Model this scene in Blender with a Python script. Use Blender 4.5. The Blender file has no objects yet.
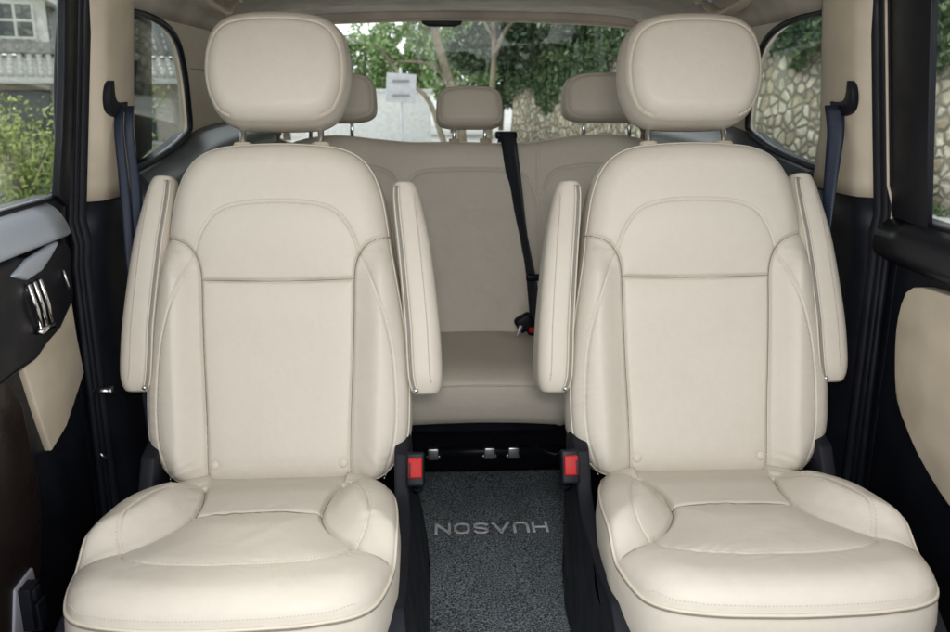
import bpy, bmesh, math, random
import numpy as np
from mathutils import Vector, Matrix
random.seed(7); rng = np.random.default_rng(7)
sc = bpy.context.scene
C = sc.collection
R = math.radians
# ---------------------------------------------------------------- camera, world, light
cam_d = bpy.data.cameras.new('camera'); cam = bpy.data.objects.new('camera', cam_d); C.objects.link(cam)
cam.location = (-.094, 0, 1.08); cam.rotation_euler = (R(75), 0, R(-2.4))
cam_d.lens = 32.21; cam_d.sensor_width = 36; cam_d.clip_start = .02; cam_d.clip_end = 500
cam_d.dof.use_dof = True; cam_d.dof.focus_distance = 1.6; cam_d.dof.aperture_fstop = 7.0
sc.camera = cam
w = bpy.data.worlds.new("World"); sc.world = w; w.use_nodes = True
nt = w.node_tree; bg = nt.nodes['Background']
sky = nt.nodes.new('ShaderNodeTexSky'); sky.sky_type = 'NISHITA'; sky.sun_disc = False
sky.sun_elevation = R(50); sky.sun_rotation = R(300); sky.air_density = 1.0; sky.dust_density = 1.5; sky.ozone_density = 1.0
hs_ = nt.nodes.new('ShaderNodeHueSaturation'); hs_.inputs['Saturation'].default_value = .35
nt.links.new(sky.outputs[0], hs_.inputs['Color'])
cl = nt.nodes.new('ShaderNodeMixRGB'); cl.inputs[0].default_value = .55; cl.inputs[2].default_value = (11.0, 11.1, 11.2, 1)   # thin white cloud over the whole sky
nt.links.new(hs_.outputs[0], cl.inputs[1]); nt.links.new(cl.outputs[0], bg.inputs[0]); bg.inputs[1].default_value = .15
sd = bpy.data.lights.new('sun', 'SUN'); sun = bpy.data.objects.new('sun', sd); C.objects.link(sun)
sd.energy = 1.3; sd.angle = R(20); sd.color = (1, .95, .88)
_e, _a = R(50), R(300)
sdir = Vector((math.sin(_a)*math.cos(_e), math.cos(_a)*math.cos(_e), math.sin(_e)))
sun.rotation_euler = sdir.to_track_quat('Z', 'Y').to_euler()
fd = bpy.data.lights.new('camera_flash', 'AREA'); fl = bpy.data.objects.new('camera_flash', fd); C.objects.link(fl)
fd.shape = 'RECTANGLE'; fd.size = .18; fd.size_y = .10; fd.energy = 6.5; fd.color = (1, .97, .93)
fl.location = (-.06, -.10, 1.20); fl.rotation_euler = (R(71), 0, R(-2))
sc.view_settings.view_transform = 'Standard'; sc.view_settings.look = 'None'
sc.view_settings.exposure = .64; sc.view_settings.gamma = 1
sc.cycles.use_denoising = True
sc.cycles.max_bounces = 10; sc.cycles.transparent_max_bounces = 16; sc.cycles.diffuse_bounces = 8
sc.cycles.sample_clamp_indirect = 10

# ---------------------------------------------------------------- materials
def new_mat(name, col, rough=.5, metal=0, spec=.5):
    m = bpy.data.materials.new(name); m.use_nodes = True
    b = m.node_tree.nodes['Principled BSDF']
    b.inputs['Base Color'].default_value = (*col, 1); b.inputs['Roughness'].default_value = rough
    b.inputs['Metallic'].default_value = metal; b.inputs['Specular IOR Level'].default_value = spec
    return m, m.node_tree, b
def coords(t, scale=(1, 1, 1)):
    tc = t.nodes.new('ShaderNodeTexCoord'); mp = t.nodes.new('ShaderNodeMapping'); mp.inputs['Scale'].default_value = scale
    t.links.new(tc.outputs['Object'], mp.inputs['Vector']); return mp.outputs[0]
def noise(t, v, s, d=4, r=.5):
    n = t.nodes.new('ShaderNodeTexNoise'); n.inputs['Scale'].default_value = s; n.inputs['Detail'].default_value = d
    n.inputs['Roughness'].default_value = r; t.links.new(v, n.inputs['Vector']); return n
def ramp(t, fac, stops):
    r = t.nodes.new('ShaderNodeValToRGB'); e = r.color_ramp.elements
    while len(e) < len(stops): e.new(.5)
    for i, (p, c) in enumerate(stops): e[i].position = p; e[i].color = (*c, 1)
    t.links.new(fac, r.inputs[0]); return r.outputs[0]
def bump(t, b, h, strength, dist, prev=None):
    n = t.nodes.new('ShaderNodeBump'); n.inputs['Strength'].default_value = strength; n.inputs['Distance'].default_value = dist
    t.links.new(h, n.inputs['Height'])
    if prev is not None: t.links.new(prev, n.inputs['Normal'])
    t.links.new(n.outputs[0], b.inputs['Normal']); return n.outputs[0]
def leather(name, c, rough=.44, wr=.55):
    m, t, b = new_mat(name, c, rough, 0, .42)
    v = coords(t)
    n1 = noise(t, v, 5, 3); n2 = noise(t, v, 60, 5)
    d = [x*.97 for x in c]; l = [min(1, x*1.02) for x in c]
    mx = t.nodes.new('ShaderNodeMath'); mx.operation = 'ADD'
    t.links.new(n1.outputs[0], mx.inputs[0]); t.links.new(n2.outputs[0], mx.inputs[1])
    ml = t.nodes.new('ShaderNodeMath'); ml.operation = 'MULTIPLY'; ml.inputs[1].default_value = .5; t.links.new(mx.outputs[0], ml.inputs[0])
    t.links.new(ramp(t, ml.outputs[0], [(.35, d), (.65, l)]), b.inputs['Base Color'])
    t.links.new(ramp(t, n2.outputs[0], [(.3, [rough-.06]*3), (.7, [rough+.1]*3)]), b.inputs['Roughness'])
    vo = t.nodes.new('ShaderNodeTexVoronoi'); vo.inputs['Scale'].default_value = 620; t.links.new(v, vo.inputs['Vector'])
    p = bump(t, b, vo.outputs[0], .28, .0008)
    # broad soft creases in the hide
    wv = coords(t, (1, 1, 1)); nw = noise(t, wv, 9, 5, .62); nw.inputs['Distortion'].default_value = 1.3
    p = bump(t, b, nw.outputs[0], .32*wr, .008, p)
    n3 = noise(t, v, 38, 3, .6); n3.inputs['Distortion'].default_value = .8
    bump(t, b, n3.outputs[0], .10*wr, .002, p)
    return m
def plastic(name, c, rough=.45, grain=.25):
    m, t, b = new_mat(name, c, rough, 0, .22 if max(c) < .04 else .45)
    v = coords(t); n = noise(t, v, 900, 2); n2 = noise(t, v, 12, 4)
    t.links.new(ramp(t, n2.outputs[0], [(.35, [rough-.07]*3), (.65, [rough+.1]*3)]), b.inputs['Roughness'])
    t.links.new(ramp(t, n2.outputs[0], [(.3, [x*.88 for x in c]), (.7, [x*1.1 for x in c])]), b.inputs['Base Color'])
    bump(t, b, n.outputs[0], grain, .0006)
    return m
def webbing(name, c):
    m, t, b = new_mat(name, c, .42)
    v = coords(t)
    wa = t.nodes.new('ShaderNodeTexWave'); wa.bands_direction = 'DIAGONAL'; wa.inputs['Scale'].default_value = 160; wa.inputs['Distortion'].default_value = .4
    t.links.new(v, wa.inputs['Vector'])
    t.links.new(ramp(t, wa.outputs[0], [(0, [x*.6 for x in c]), (1, [x*1.6 for x in c])]), b.inputs['Base Color'])
    bump(t, b, wa.outputs[0], .5, .001)
    return m
def carpet(name, c0, c1, scale, hgt=.004):
    m, t, b = new_mat(name, c0, .95, 0, .1)
    v = coords(t); n = noise(t, v, scale, 3, .7); n2 = noise(t, v, 7, 3)
    vo = t.nodes.new('ShaderNodeTexVoronoi'); vo.inputs['Scale'].default_value = scale*.9; t.links.new(v, vo.inputs['Vector'])
    col = ramp(t, n.outputs[0], [(.36, c0), (.52, [(a*.6+b_*.4) for a, b_ in zip(c0, c1)]), (.68, c1)])
    mx = t.nodes.new('ShaderNodeMixRGB'); mx.blend_type = 'MULTIPLY'; mx.inputs[0].default_value = .6
    t.links.new(col, mx.inputs[1]); t.links.new(ramp(t, n2.outputs[0], [(.3, (.65,)*3), (.7, (1.15,)*3)]), mx.inputs[2])
    t.links.new(mx.outputs[0], b.inputs['Base Color'])
    p = bump(t, b, n.outputs[0], .9, hgt); bump(t, b, vo.outputs[0], .5, hgt, p)
    return m
def glass(name, tint, refl=.08):
    m = bpy.data.materials.new(name); m.use_nodes = True; t = m.node_tree; t.nodes.clear()
    o = t.nodes.new('ShaderNodeOutputMaterial'); mix = t.nodes.new('ShaderNodeMixShader')
    tr = t.nodes.new('ShaderNodeBsdfTransparent'); tr.inputs[0].default_value = (*tint, 1)
    gl = t.nodes.new('ShaderNodeBsdfGlossy'); gl.inputs['Roughness'].default_value = .02
    lw = t.nodes.new('ShaderNodeLayerWeight'); lw.inputs[0].default_value = .35
    ml = t.nodes.new('ShaderNodeMath'); ml.operation = 'MULTIPLY'; ml.inputs[1].default_value = .25
    ad = t.nodes.new('ShaderNodeMath'); ad.operation = 'ADD'; ad.inputs[1].default_value = refl*.5
    t.links.new(lw.outputs['Fresnel'], ml.inputs[0]); t.links.new(ml.outputs[0], ad.inputs[0])
    t.links.new(ad.outputs[0], mix.inputs[0]); t.links.new(tr.outputs[0], mix.inputs[1]); t.links.new(gl.outputs[0], mix.inputs[2])
    t.links.new(mix.outputs[0], o.inputs[0]); return m
def leafmat(name, c0, c1, c2):
    m, t, b = new_mat(name, c1, .5, 0, .35)
    g = t.nodes.new('ShaderNodeNewGeometry')
    t.links.new(ramp(t, g.outputs['Random Per Island'], [(0, c0), (.55, c1), (1, c2)]), b.inputs['Base Color'])
    return m

LE = (.575, .527, .455)
M = {}
M['leather'] = leather('cream_leather', LE)
M['leather_rear'] = leather('cream_leather_rear_brightened', (.61, .555, .475), wr=.7)  # same cream leather, lightened to make up for weak light at the back
M['thread'] = new_mat('cream_thread', (.50, .445, .37), .8)[0]
M['seam_shade'] = new_mat('painted_seam_shade', (.22, .19, .15), .9)[0]  # dark colour standing in for the shade inside stitched seams
M['piping'] = leather('cream_piping', (.60, .545, .455), .5, .2)
M['zip'] = new_mat('grey_zip', (.24, .23, .22), .55)[0]
M['black'] = plastic('black_plastic', (.0075, .0085, .013), .42)
M['black_soft'] = plastic('black_rubber', (.010, .011, .016), .5, .15)
M['gloss_black'] = plastic('satin_black', (.006, .007, .011), .38, .06)
M['beige'] = plastic('beige_plastic', (.50, .435, .34), .45, .2)
M['headliner'] = carpet('headliner_fabric', (.56, .51, .45), (.64, .59, .53), 700, .0003)
M['chrome'] = new_mat('chrome', (.75, .75, .76), .14, 1)[0]
M['steel'] = new_mat('bright_steel', (.62, .62, .64), .32, 1)[0]
M['red'] = plastic('red_plastic', (.44, .004, .004), .6, .05)
M['belt'] = webbing('navy_webbing', (.009, .016, .036))
M['belt_black'] = webbing('black_webbing', (.007, .009, .016))
M['mat'] = carpet('speckled_mat', (.010, .015, .020), (.44, .51, .55), 230, .004)
M['carpet'] = carpet('dark_carpet', (.004, .0045, .008), (.011, .012, .02), 500, .002)
M['letter'] = carpet('white_thread', (.78, .79, .80), (.88, .89, .90), 900, .001)
M['glass'] = glass('window_glass', (.93, .96, .95)); M['glass_tint'] = glass('tinted_glass', (.80, .84, .83))
M['paint'] = plastic('brown_paint', (.016, .011, .010), .3, .03)
M['bare'] = plastic('pale_grey_paint', (.26, .26, .30), .4, .03)
M['ledge'] = new_mat('grey_satin_trim', (.022, .028, .038), .30)[0]
M['ledge_light'] = new_mat('silver_daylit_trim', (.36, .40, .46), .34)[0]  # silver cap and hook colour; on the sill it paints the window's reflection

# ---------------------------------------------------------------- mesh helpers
def tag(o, label=None, cat=None, group=None, kind=None):
    if label: o['label'] = label
    if cat: o['category'] = cat
    if group: o['group'] = group
    if kind: o['kind'] = kind
    return o
def empty(name, loc, label, cat, group=None):
    o = bpy.data.objects.new(name, None); C.objects.link(o); o.location = loc; o.empty_display_size = .1
    return tag(o, label, cat, group)
def link(name, me, mat, parent=None, smooth=True):
    o = bpy.data.objects.new(name, me); C.objects.link(o)
    if mat: me.materials.append(mat)
    if parent: o.parent = parent
    if smooth: me.polygons.foreach_set('use_smooth', [True]*len(me.polygons))
    me.update(); return o
def raw(name, V, Q, mat, parent=None, smooth=True):
    """V (n,3) floats, Q (m,4) quads or list"""
    me = bpy.data.meshes.new(name)
    V = np.asarray(V, dtype=np.float32)
    if isinstance(Q, np.ndarray):
        me.vertices.add(len(V)); me.vertices.foreach_set('co', V.ravel())
        k = Q.shape[1]; n = len(Q)
        me.loops.add(n*k); me.loops.foreach_set('vertex_index', Q.astype(np.int32).ravel())
        me.polygons.add(n); me.polygons.foreach_set('loop_start', np.arange(0, n*k, k, dtype=np.int32))
        me.polygons.foreach_set('loop_total', np.full(n, k, dtype=np.int32))
        me.update(calc_edges=True); me.validate()
    else:
        me.from_pydata([tuple(map(float, v)) for v in V], [], [tuple(map(int, q)) for q in Q]); me.validate()
    return link(name, me, mat, parent, smooth)
def frombm(name, bm, mat, parent=None, smooth=False):
    bmesh.ops.recalc_face_normals(bm, faces=bm.faces)
    me = bpy.data.meshes.new(name); bm.to_mesh(me); bm.free()
    return link(name, me, mat, parent, smooth)
def crv(pts, n, closed=False):
    """Catmull-Rom through pts, resampled evenly to n points"""
    P = np.asarray(pts, float)
    if closed: Q = np.vstack([P[-1], P, P[0], P[1]])
    else: Q = np.vstack([2*P[0]-P[1], P, 2*P[-1]-P[-2]])
    out = []
    for i in range(1, len(Q)-2):
        t = np.linspace(0, 1, 24, endpoint=False)[:, None]
        a, b, c, d = Q[i-1], Q[i], Q[i+1], Q[i+2]
        out.append(.5*((2*b)+(-a+c)*t+(2*a-5*b+4*c-d)*t*t+(-a+3*b-3*c+d)*t**3))
    out = np.vstack(out+[P[:1] if closed else P[-1:]])
    L = np.r_[0, np.cumsum(np.linalg.norm(np.diff(out, axis=0), axis=1))]
    s = np.linspace(0, L[-1], n+1 if closed else n)
    if closed: s = s[:-1]
    return np.stack([np.interp(s, L, out[:, k]) for k in range(P.shape[1])], 1)
def sym(half, closed=True):
    """half outline from bottom centre (x=0) up the right side to top centre -> full closed loop"""
    h = list(half); l = [(-x, y) for x, y in reversed(h) if x > 1e-6]
    return h + l
def dist_poly(X, Y, P, closed=False):
    P = np.asarray(P, float)
    if closed: P = np.vstack([P, P[:1]])
    D = np.full(X.shape, 9.)
    for a, b in zip(P[:-1], P[1:]):
        d = b-a; L = d@d
        if L < 1e-14: continue
        t = np.clip(((X-a[0])*d[0]+(Y-a[1])*d[1])/L, 0, 1)
        D = np.minimum(D, np.hypot(X-a[0]-t*d[0], Y-a[1]-t*d[1]))
    return D
def sst(a, b, x):
    t = np.clip((x-a)/(b-a), 0, 1); return t*t*(3-2*t)
_lat = rng.random((64, 64))
def vn(x, y, s):
    x = np.asarray(x)*s+17.3; y = np.asarray(y)*s+31.7
    i = np.floor(x).astype(int); j = np.floor(y).astype(int); u = x-i; v = y-j
    u = u*u*(3-2*u); v = v*v*(3-2*v)
    g = lambda a, b: _lat[a % 64, b % 64]
    return (g(i, j)*(1-u)+g(i+1, j)*u)*(1-v)+(g(i, j+1)*(1-u)+g(i+1, j+1)*u)*v-.5
class Pad:
    """an upholstered pad: outline in a plane, height field above it, rounded edge, rolled side"""
    def __init__(s, outline, n, H, r, drop, fmap, centre=None, rings=130):
        s.out = crv(outline, n, True); s.H = H; s.r = r; s.drop = drop; s.fmap = fmap; s.rings = rings
        s.c = np.array(centre if centre is not None else s.out.mean(0)); s.n = n
    def h(s, x, y):
        x = np.asarray(x, float); y = np.asarray(y, float)
        d = dist_poly(x, y, s.out[::4], True)
        nr_ = d < .02
        if nr_.any(): d = d.copy(); d[nr_] = dist_poly(x[nr_], y[nr_], s.out, True)
        d = np.where(d < 3e-5, 0, d)
        u = np.clip(d/s.r, 0, 1)
        dr = s.drop(x, y) if callable(s.drop) else s.drop
        return s.H(x, y) - dr*(1-np.sqrt(np.clip(1-(1-u)**2, 0, 1)))
    def build(s, name, mat, parent, side, back_h):
        """side: list of (outset, h) below the edge; last ring closed by a cap"""
        t = np.linspace(0, 1, s.rings+1)[1:]; t = 1-(1-t)**1.15
        P = s.c+(s.out[None]-s.c)*t[:, None, None]
        X, Y = P[..., 0], P[..., 1]; Z = s.h(X, Y)
        nrm = np.roll(s.out, -1, 0)-np.roll(s.out, 1, 0); nrm /= np.linalg.norm(nrm, axis=1)[:, None]+1e-9
        nrm = np.stack([nrm[:, 1], -nrm[:, 0]], 1)
        area = np.sum(s.out[:, 0]*np.roll(s.out[:, 1], -1)-np.roll(s.out[:, 0], -1)*s.out[:, 1])
        if area < 0: nrm = -nrm
        ze = Z[-1]
        Xs, Ys, Zs = [X], [Y], [Z]
        for o_, dz in side:
            q = s.out+nrm*o_; Xs.append(q[None, :, 0]); Ys.append(q[None, :, 1])
            Zs.append((ze+dz if back_h is None else ze*(1-dz)+back_h*dz)[None])
        for k in (.6, .2):
            q = s.c+(s.out+nrm*side[-1][0]-s.c)*k; Xs.append(q[None, :, 0]); Ys.append(q[None, :, 1]); Zs.append(Zs[-1])
        X = np.vstack(Xs); Y = np.vstack(Ys); Z = np.vstack(Zs)
        nr, n = X.shape
        V = s.fmap(X.ravel(), Y.ravel(), Z.ravel())
        c0 = s.fmap(np.array([s.c[0]]), np.array([s.c[1]]), s.h(np.array([s.c[0]]), np.array([s.c[1]])))
        c1 = s.fmap(np.array([s.c[0]]), np.array([s.c[1]]), np.array([Z[-1].mean()]))
        V = np.vstack([V, c0, c1])
        i = np.arange(nr-1)[:, None]*n; j = np.arange(n)[None]; j2 = (j+1) % n
        Q = np.stack([i+j, i+j2, i+n+j2, i+n+j], -1).reshape(-1, 4)
        j = np.arange(n); a = nr*n; tri0 = np.stack([np.full(n, a), (j+1) % n, j, np.full(n, a)], 1)
        o = raw(name, V, Q, mat, parent)
        # caps as triangles
        bm = bmesh.new(); bm.from_mesh(o.data); bm.verts.ensure_lookup_table()
        vs = bm.verts
        for k in range(n):
            bm.faces.new((vs[a], vs[(k+1) % n], vs[k])).smooth = True
            bm.faces.new((vs[a+1], vs[(nr-1)*n+k], vs[(nr-1)*n+(k+1) % n])).smooth = True
        bmesh.ops.recalc_face_normals(bm, faces=bm.faces); bm.to_mesh(o.data); bm.free()
        return o
def tubeV(P, r, k=8, closed=False):
    P = np.asarray(P, float); n = len(P); r = np.broadcast_to(r, (n,))
    T = (np.roll(P, -1, 0)-np.roll(P, 1, 0)) if closed else np.gradient(P, axis=0)
    T /= np.linalg.norm(T, axis=1)[:, None]+1e-12
    up = np.array([0, 0, 1.]) if abs(T[0][2]) < .9 else np.array([1., 0, 0])
    N = np.zeros_like(P); v = up
    for i in range(n):
        v = v-T[i]*(v@T[i]); v = v/(np.linalg.norm(v)+1e-12); N[i] = v
    B = np.cross(T, N); a = np.arange(k)/k*2*math.pi
    V = P[:, None]+r[:, None, None]*(np.cos(a)[None, :, None]*N[:, None]+np.sin(a)[None, :, None]*B[:, None])
    return V
def tube(name, P, r, mat, parent=None, k=8, closed=False, MB=None):
    V = tubeV(P, r, k, closed); n = V.shape[0]
    F = []
    for i in range(n if closed else n-1):
        for j in range(k): F.append((i*k+j, i*k+(j+1) % k, ((i+1) % n)*k+(j+1) % k, ((i+1) % n)*k+j))
    if not closed: F += [tuple(range(k))[::-1], tuple((n-1)*k+j for j in range(k))]
    if MB is not None: MB.add(V.reshape(-1, 3), F); return
    return raw(name, V.reshape(-1, 3), F, mat, parent)
class MBuf:
    def __init__(s): s.V = []; s.F = []
    def add(s, V, F):
        o = sum(len(v) for v in s.V); s.V.append(np.asarray(V, float)); s.F += [tuple(i+o for i in f) for f in F]
    def box(s, c, d, rot=None):
        q = np.array([(x, y, z) for x in (-.5, .5) for y in (-.5, .5) for z in (-.5, .5)])*np.array(d)
        if rot is not None: q = q@np.array(rot.to_matrix()).T
        s.add(q+np.array(c), [(0, 1, 3, 2), (4, 6, 7, 5), (0, 4, 5, 1), (2, 3, 7, 6), (0, 2, 6, 4), (1, 5, 7, 3)])
    def tube(s, P, r, k=8): tube('', P, r, None, MB=s, k=k)
    def build(s, name, mat, parent=None, smooth=False, bev=0):
        o = raw(name, np.vstack(s.V), s.F, mat, parent, smooth)
        if bev: bevel(o, bev)
        return o
def bevel(o, wd, seg=3):
    m = o.modifiers.new('bevel', 'BEVEL'); m.width = wd; m.segments = seg; m.limit_method = 'ANGLE'; m.angle_limit = R(35)
    o.data.polygons.foreach_set('use_smooth', [True]*len(o.data.polygons)); m.harden_normals = False
    return o
def box(name, c, d, mat, parent=None, bev=.003, rot=None):
    b = MBuf(); b.box(c, d, rot); return b.build(name, mat, parent, bev=bev)
def prism(name, poly, fmap0, fmap1, mat, parent=None, bev=.003, cuts=()):
    """2-D polygon mapped to two skins (front/back) and closed; cuts = values of 2nd coord to split at"""
    bm = bmesh.new(); vs = [bm.verts.new((p[0], p[1], 0)) for p in poly]; bm.faces.new(vs)
    bmesh.ops.triangulate(bm, faces=bm.faces)
    for ax, c in cuts:
        g = bm.verts[:]+bm.edges[:]+bm.faces[:]
        no = (1, 0, 0) if ax == 0 else (0, 1, 0); co = (c, 0, 0) if ax == 0 else (0, c, 0)
        bmesh.ops.bisect_plane(bm, geom=g, plane_co=co, plane_no=no)
    r = bmesh.ops.extrude_face_region(bm, geom=bm.faces[:])
    top = {v for v in r['geom'] if isinstance(v, bmesh.types.BMVert)}
    for v in bm.verts:
        v.co = Vector((fmap1 if v in top else fmap0)(v.co.x, v.co.y))
    o = frombm(name, bm, mat, parent)
    if bev: bevel(o, bev)
    return o
def loft(name, secs, mat, parent=None, closed=True, cap=True, smooth=True):
    S = np.asarray(secs, float); n, k, _ = S.shape; F = []
    for i in range(n-1):
        for j in range(k if closed else k-1): F.append((i*k+j, i*k+(j+1) % k, (i+1)*k+(j+1) % k, (i+1)*k+j))
    if cap and closed: F += [tuple(range(k))[::-1], tuple((n-1)*k+j for j in range(k))]
    o = raw(name, S.reshape(-1, 3), F, mat, parent, smooth)
    bm = bmesh.new(); bm.from_mesh(o.data); bmesh.ops.recalc_face_normals(bm, faces=bm.faces); bm.to_mesh(o.data); bm.free()
    return o
def rrect(a, b, r, k=6):
    """rounded rectangle half sizes a, b"""
    P = []
    for cx, cy, a0 in ((a-r, b-r, 0), (-a+r, b-r, 90), (-a+r, -b+r, 180), (a-r, -b+r, 270)):
        for i in range(k+1):
            t = R(a0+90*i/k); P.append((cx+r*math.cos(t), cy+r*math.sin(t)))
    return np.array(P)
def stitches(pad, lines, off=(0,), pitch=.0052, ln=.0034, rad=.00075, lift=.0006):
    """little thread capsules along 2-D lines on a pad"""
    A, Bp = [], []
    for L in lines:
        P = crv(L, max(8, int(np.linalg.norm(np.diff(np.asarray(L), axis=0), axis=1).sum()/.001)))
        s = np.r_[0, np.cumsum(np.linalg.norm(np.diff(P, axis=0), axis=1))]
        T = np.gradient(P, axis=0); T /= np.linalg.norm(T, axis=1)[:, None]; N = np.stack([-T[:, 1], T[:, 0]], 1)
        for o_ in off:
            q = P+N*o_; a = np.arange(0, s[-1]-ln, pitch)
            A.append(np.stack([np.interp(a, s, q[:, 0]), np.interp(a, s, q[:, 1])], 1))
            Bp.append(np.stack([np.interp(a+ln, s, q[:, 0]), np.interp(a+ln, s, q[:, 1])], 1))
    A = np.vstack(A); Bp = np.vstack(Bp)
    d = Bp-A; d /= np.linalg.norm(d, axis=1)[:, None]; nn = np.stack([-d[:, 1], d[:, 0]], 1)
    secs = []
    for P, f, e in ((A, .5, 0), (A*.7+Bp*.3, 1, 1), (A*.3+Bp*.7, 1, 1), (Bp, .5, 0)):
        hh = pad.h(P[:, 0], P[:, 1])+lift*(e-.4)
        secs.append([(P+nn*rad*f, hh-rad*.2), (P, hh+rad*f), (P-nn*rad*f, hh-rad*.2)])
    V = np.zeros((len(A), 4, 3, 3))
    for i, s3 in enumerate(secs):
        for j, (p, hh) in enumerate(s3): V[:, i, j] = pad.fmap(p[:, 0], p[:, 1], hh)
    base = (np.arange(len(A))*12)[:, None, None]
    q = []
    for i in range(3):
        for j in range(2): q.append([i*3+j, i*3+j+1, (i+1)*3+j+1, (i+1)*3+j])
    Q = (base+np.array(q)[None]).reshape(-1, 4)
    return V.reshape(-1, 3), Q
def seam_shade_line(pad, L, parent, rad=.0012, sink=.0006):
    P = crv(L, max(12, int(np.linalg.norm(np.diff(np.asarray(L), axis=0), axis=1).sum()/.004)))
    return tube('seam_shade', pad.fmap(P[:, 0], P[:, 1], pad.h(P[:, 0], P[:, 1])+sink), rad, M['seam_shade'], parent, 5)  # dark tube laid in the groove as its shade
def edge_line(pad, off_out=0, dh=0):
    P = pad.out; h = pad.h(P[:, 0], P[:, 1])
    n = np.roll(P, -1, 0)-np.roll(P, 1, 0); n /= np.linalg.norm(n, axis=1)[:, None]; n = np.stack([n[:, 1], -n[:, 0]], 1)
    a = np.sum(P[:, 0]*np.roll(P[:, 1], -1)-np.roll(P[:, 0], -1)*P[:, 1])
    if a < 0: n = -n
    q = P+n*off_out
    return pad.fmap(q[:, 0], q[:, 1], h+dh)
def offs(L, pad, k): return L

# ================================================================ SEATS
RC = R(16.5); SB, CB = math.sin(RC), math.cos(RC)
def back_map(z0=.357, yb=0., rc=None):
    s_, c_ = (SB, CB) if rc is None else (math.sin(rc), math.cos(rc))
    k_ = 1.012 if rc is None else 1.0
    return lambda x, v, h: np.stack([x, yb+v*k_*s_-h*c_, z0+v*k_*c_+h*s_], 1)

# backrest 2-D design
BO = sym([(0, -.012), (.10, -.012), (.185, .0), (.214, .018), (.238, .050), (.250, .085), (.253, .14), (.252, .19), (.243, .29), (.227, .39),
          (.216, .45), (.209, .50), (.200, .545), (.184, .585), (.158, .615), (.118, .632), (.06, .638), (0, .640)])
PANEL = [(.135, -.01), (.137, .10), (.142, .22), (.145, .32), (.146, .38), (.150, .41), (.160, .433), (.176, .449), (.200, .459), (.214, .462)]
PANEL_H = [(-.146, .38), (-.07, .378), (0, .377), (.07, .378), (.146, .38)]
ARC = [(.157, .430), (.150, .452), (.141, .472), (.127, .494), (.108, .511), (.080, .521), (.04, .526), (0, .527)]
ARCF = ARC + [(-x, y) for x, y in reversed(ARC[:-1])]
BOLS = [(.157, .428), (.176, .390), (.193, .345), (.208, .295), (.219, .24), (.224, .18), (.225, .12), (.220, .07), (.208, .03), (.196, .0)]
mir = lambda L: [(-x, y) for x, y in L]
def H_back(seed):
    P1, P2 = crv(PANEL, 60), crv(mir(PANEL), 60); A = crv(ARCF, 80); B1, B2 = crv(BOLS, 60), crv(mir(BOLS), 60); PH = crv(PANEL_H, 30)
    def H(x, v):
        ax = np.abs(x)
        dm = np.minimum(np.minimum(dist_poly(x, v, P1), dist_poly(x, v, P2)), dist_poly(x, v, PH))
        ds = np.minimum(np.minimum(dist_poly(x, v, B1), dist_poly(x, v, B2)), dist_poly(x, v, A))
        xs = np.interp(v, [-.02, .1, .22, .38, .43, .46, .5], [.135, .137, .142, .146, .158, .205, .26])
        sgn = ax-xs
        side = sst(0, .055, sgn)*.026*sst(.47, .38, v)
        side -= .010*sst(.05, .10, sgn)
        cent = -.012*np.exp(-((v-.20)/.16)**2)*np.clip(1-(ax/.16)**2, 0, 1) + .005*np.clip(1-(ax/.16)**2, 0, 1)*sst(.40, .30, v)*sst(0, .05, v)
        crown = .016*(1-(ax/.22)**2)*sst(.36, .50, v)
        g = -.0062*np.exp(-(dm/.0030)**2) - .004*np.exp(-(dm/.012))
        g += -.0022*np.exp(-(ds/.0016)**2) - .0022*np.exp(-(ds/.008))
        sw_ = np.interp(v, [0, .06, .12, .18, .24, .295, .345, .39, .43], [.196, .217, .225, .224, .219, .208, .193, .176, .157])
        pz_ = ax-sw_; wob = vn(x*.6+seed, v*1.0, 30)
        tw = (.0007*np.sin(v*430+9*vn(x+seed, v, 26)+pz_*120)*np.exp(-(ds/.014))*np.clip(.35+2.0*vn(x*.2+seed, v+seed, 24), 0, 1))*(v < .44)
        tw += .0010*np.sin((v*.8+ax*.6)*190+8*wob)*sst(.07, .0, v)*sst(.13, .16, ax)
        wr = .0006*vn(x+seed, v*1.4, 14)+.0018*vn(x*1.0+seed, v, 6)
        # tension wrinkles along the bolster edges
        tw += .0007*np.sin(v*200+16*vn(x, v+seed, 9))*np.exp(-((ax-np.interp(v, [0, .2, .4], [.232, .24, .215]))/.012)**2)*sst(.30, .12, v)*(vn(x, v+seed, 22)+.5)
        # buttons sink in
        bt = sum(-.003*np.exp(-((x-bx)**2+(v-.030)**2)/.009**2) for bx in (-.122, .122))
        return side+cent+crown+g+wr+tw+bt
    return H
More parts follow.
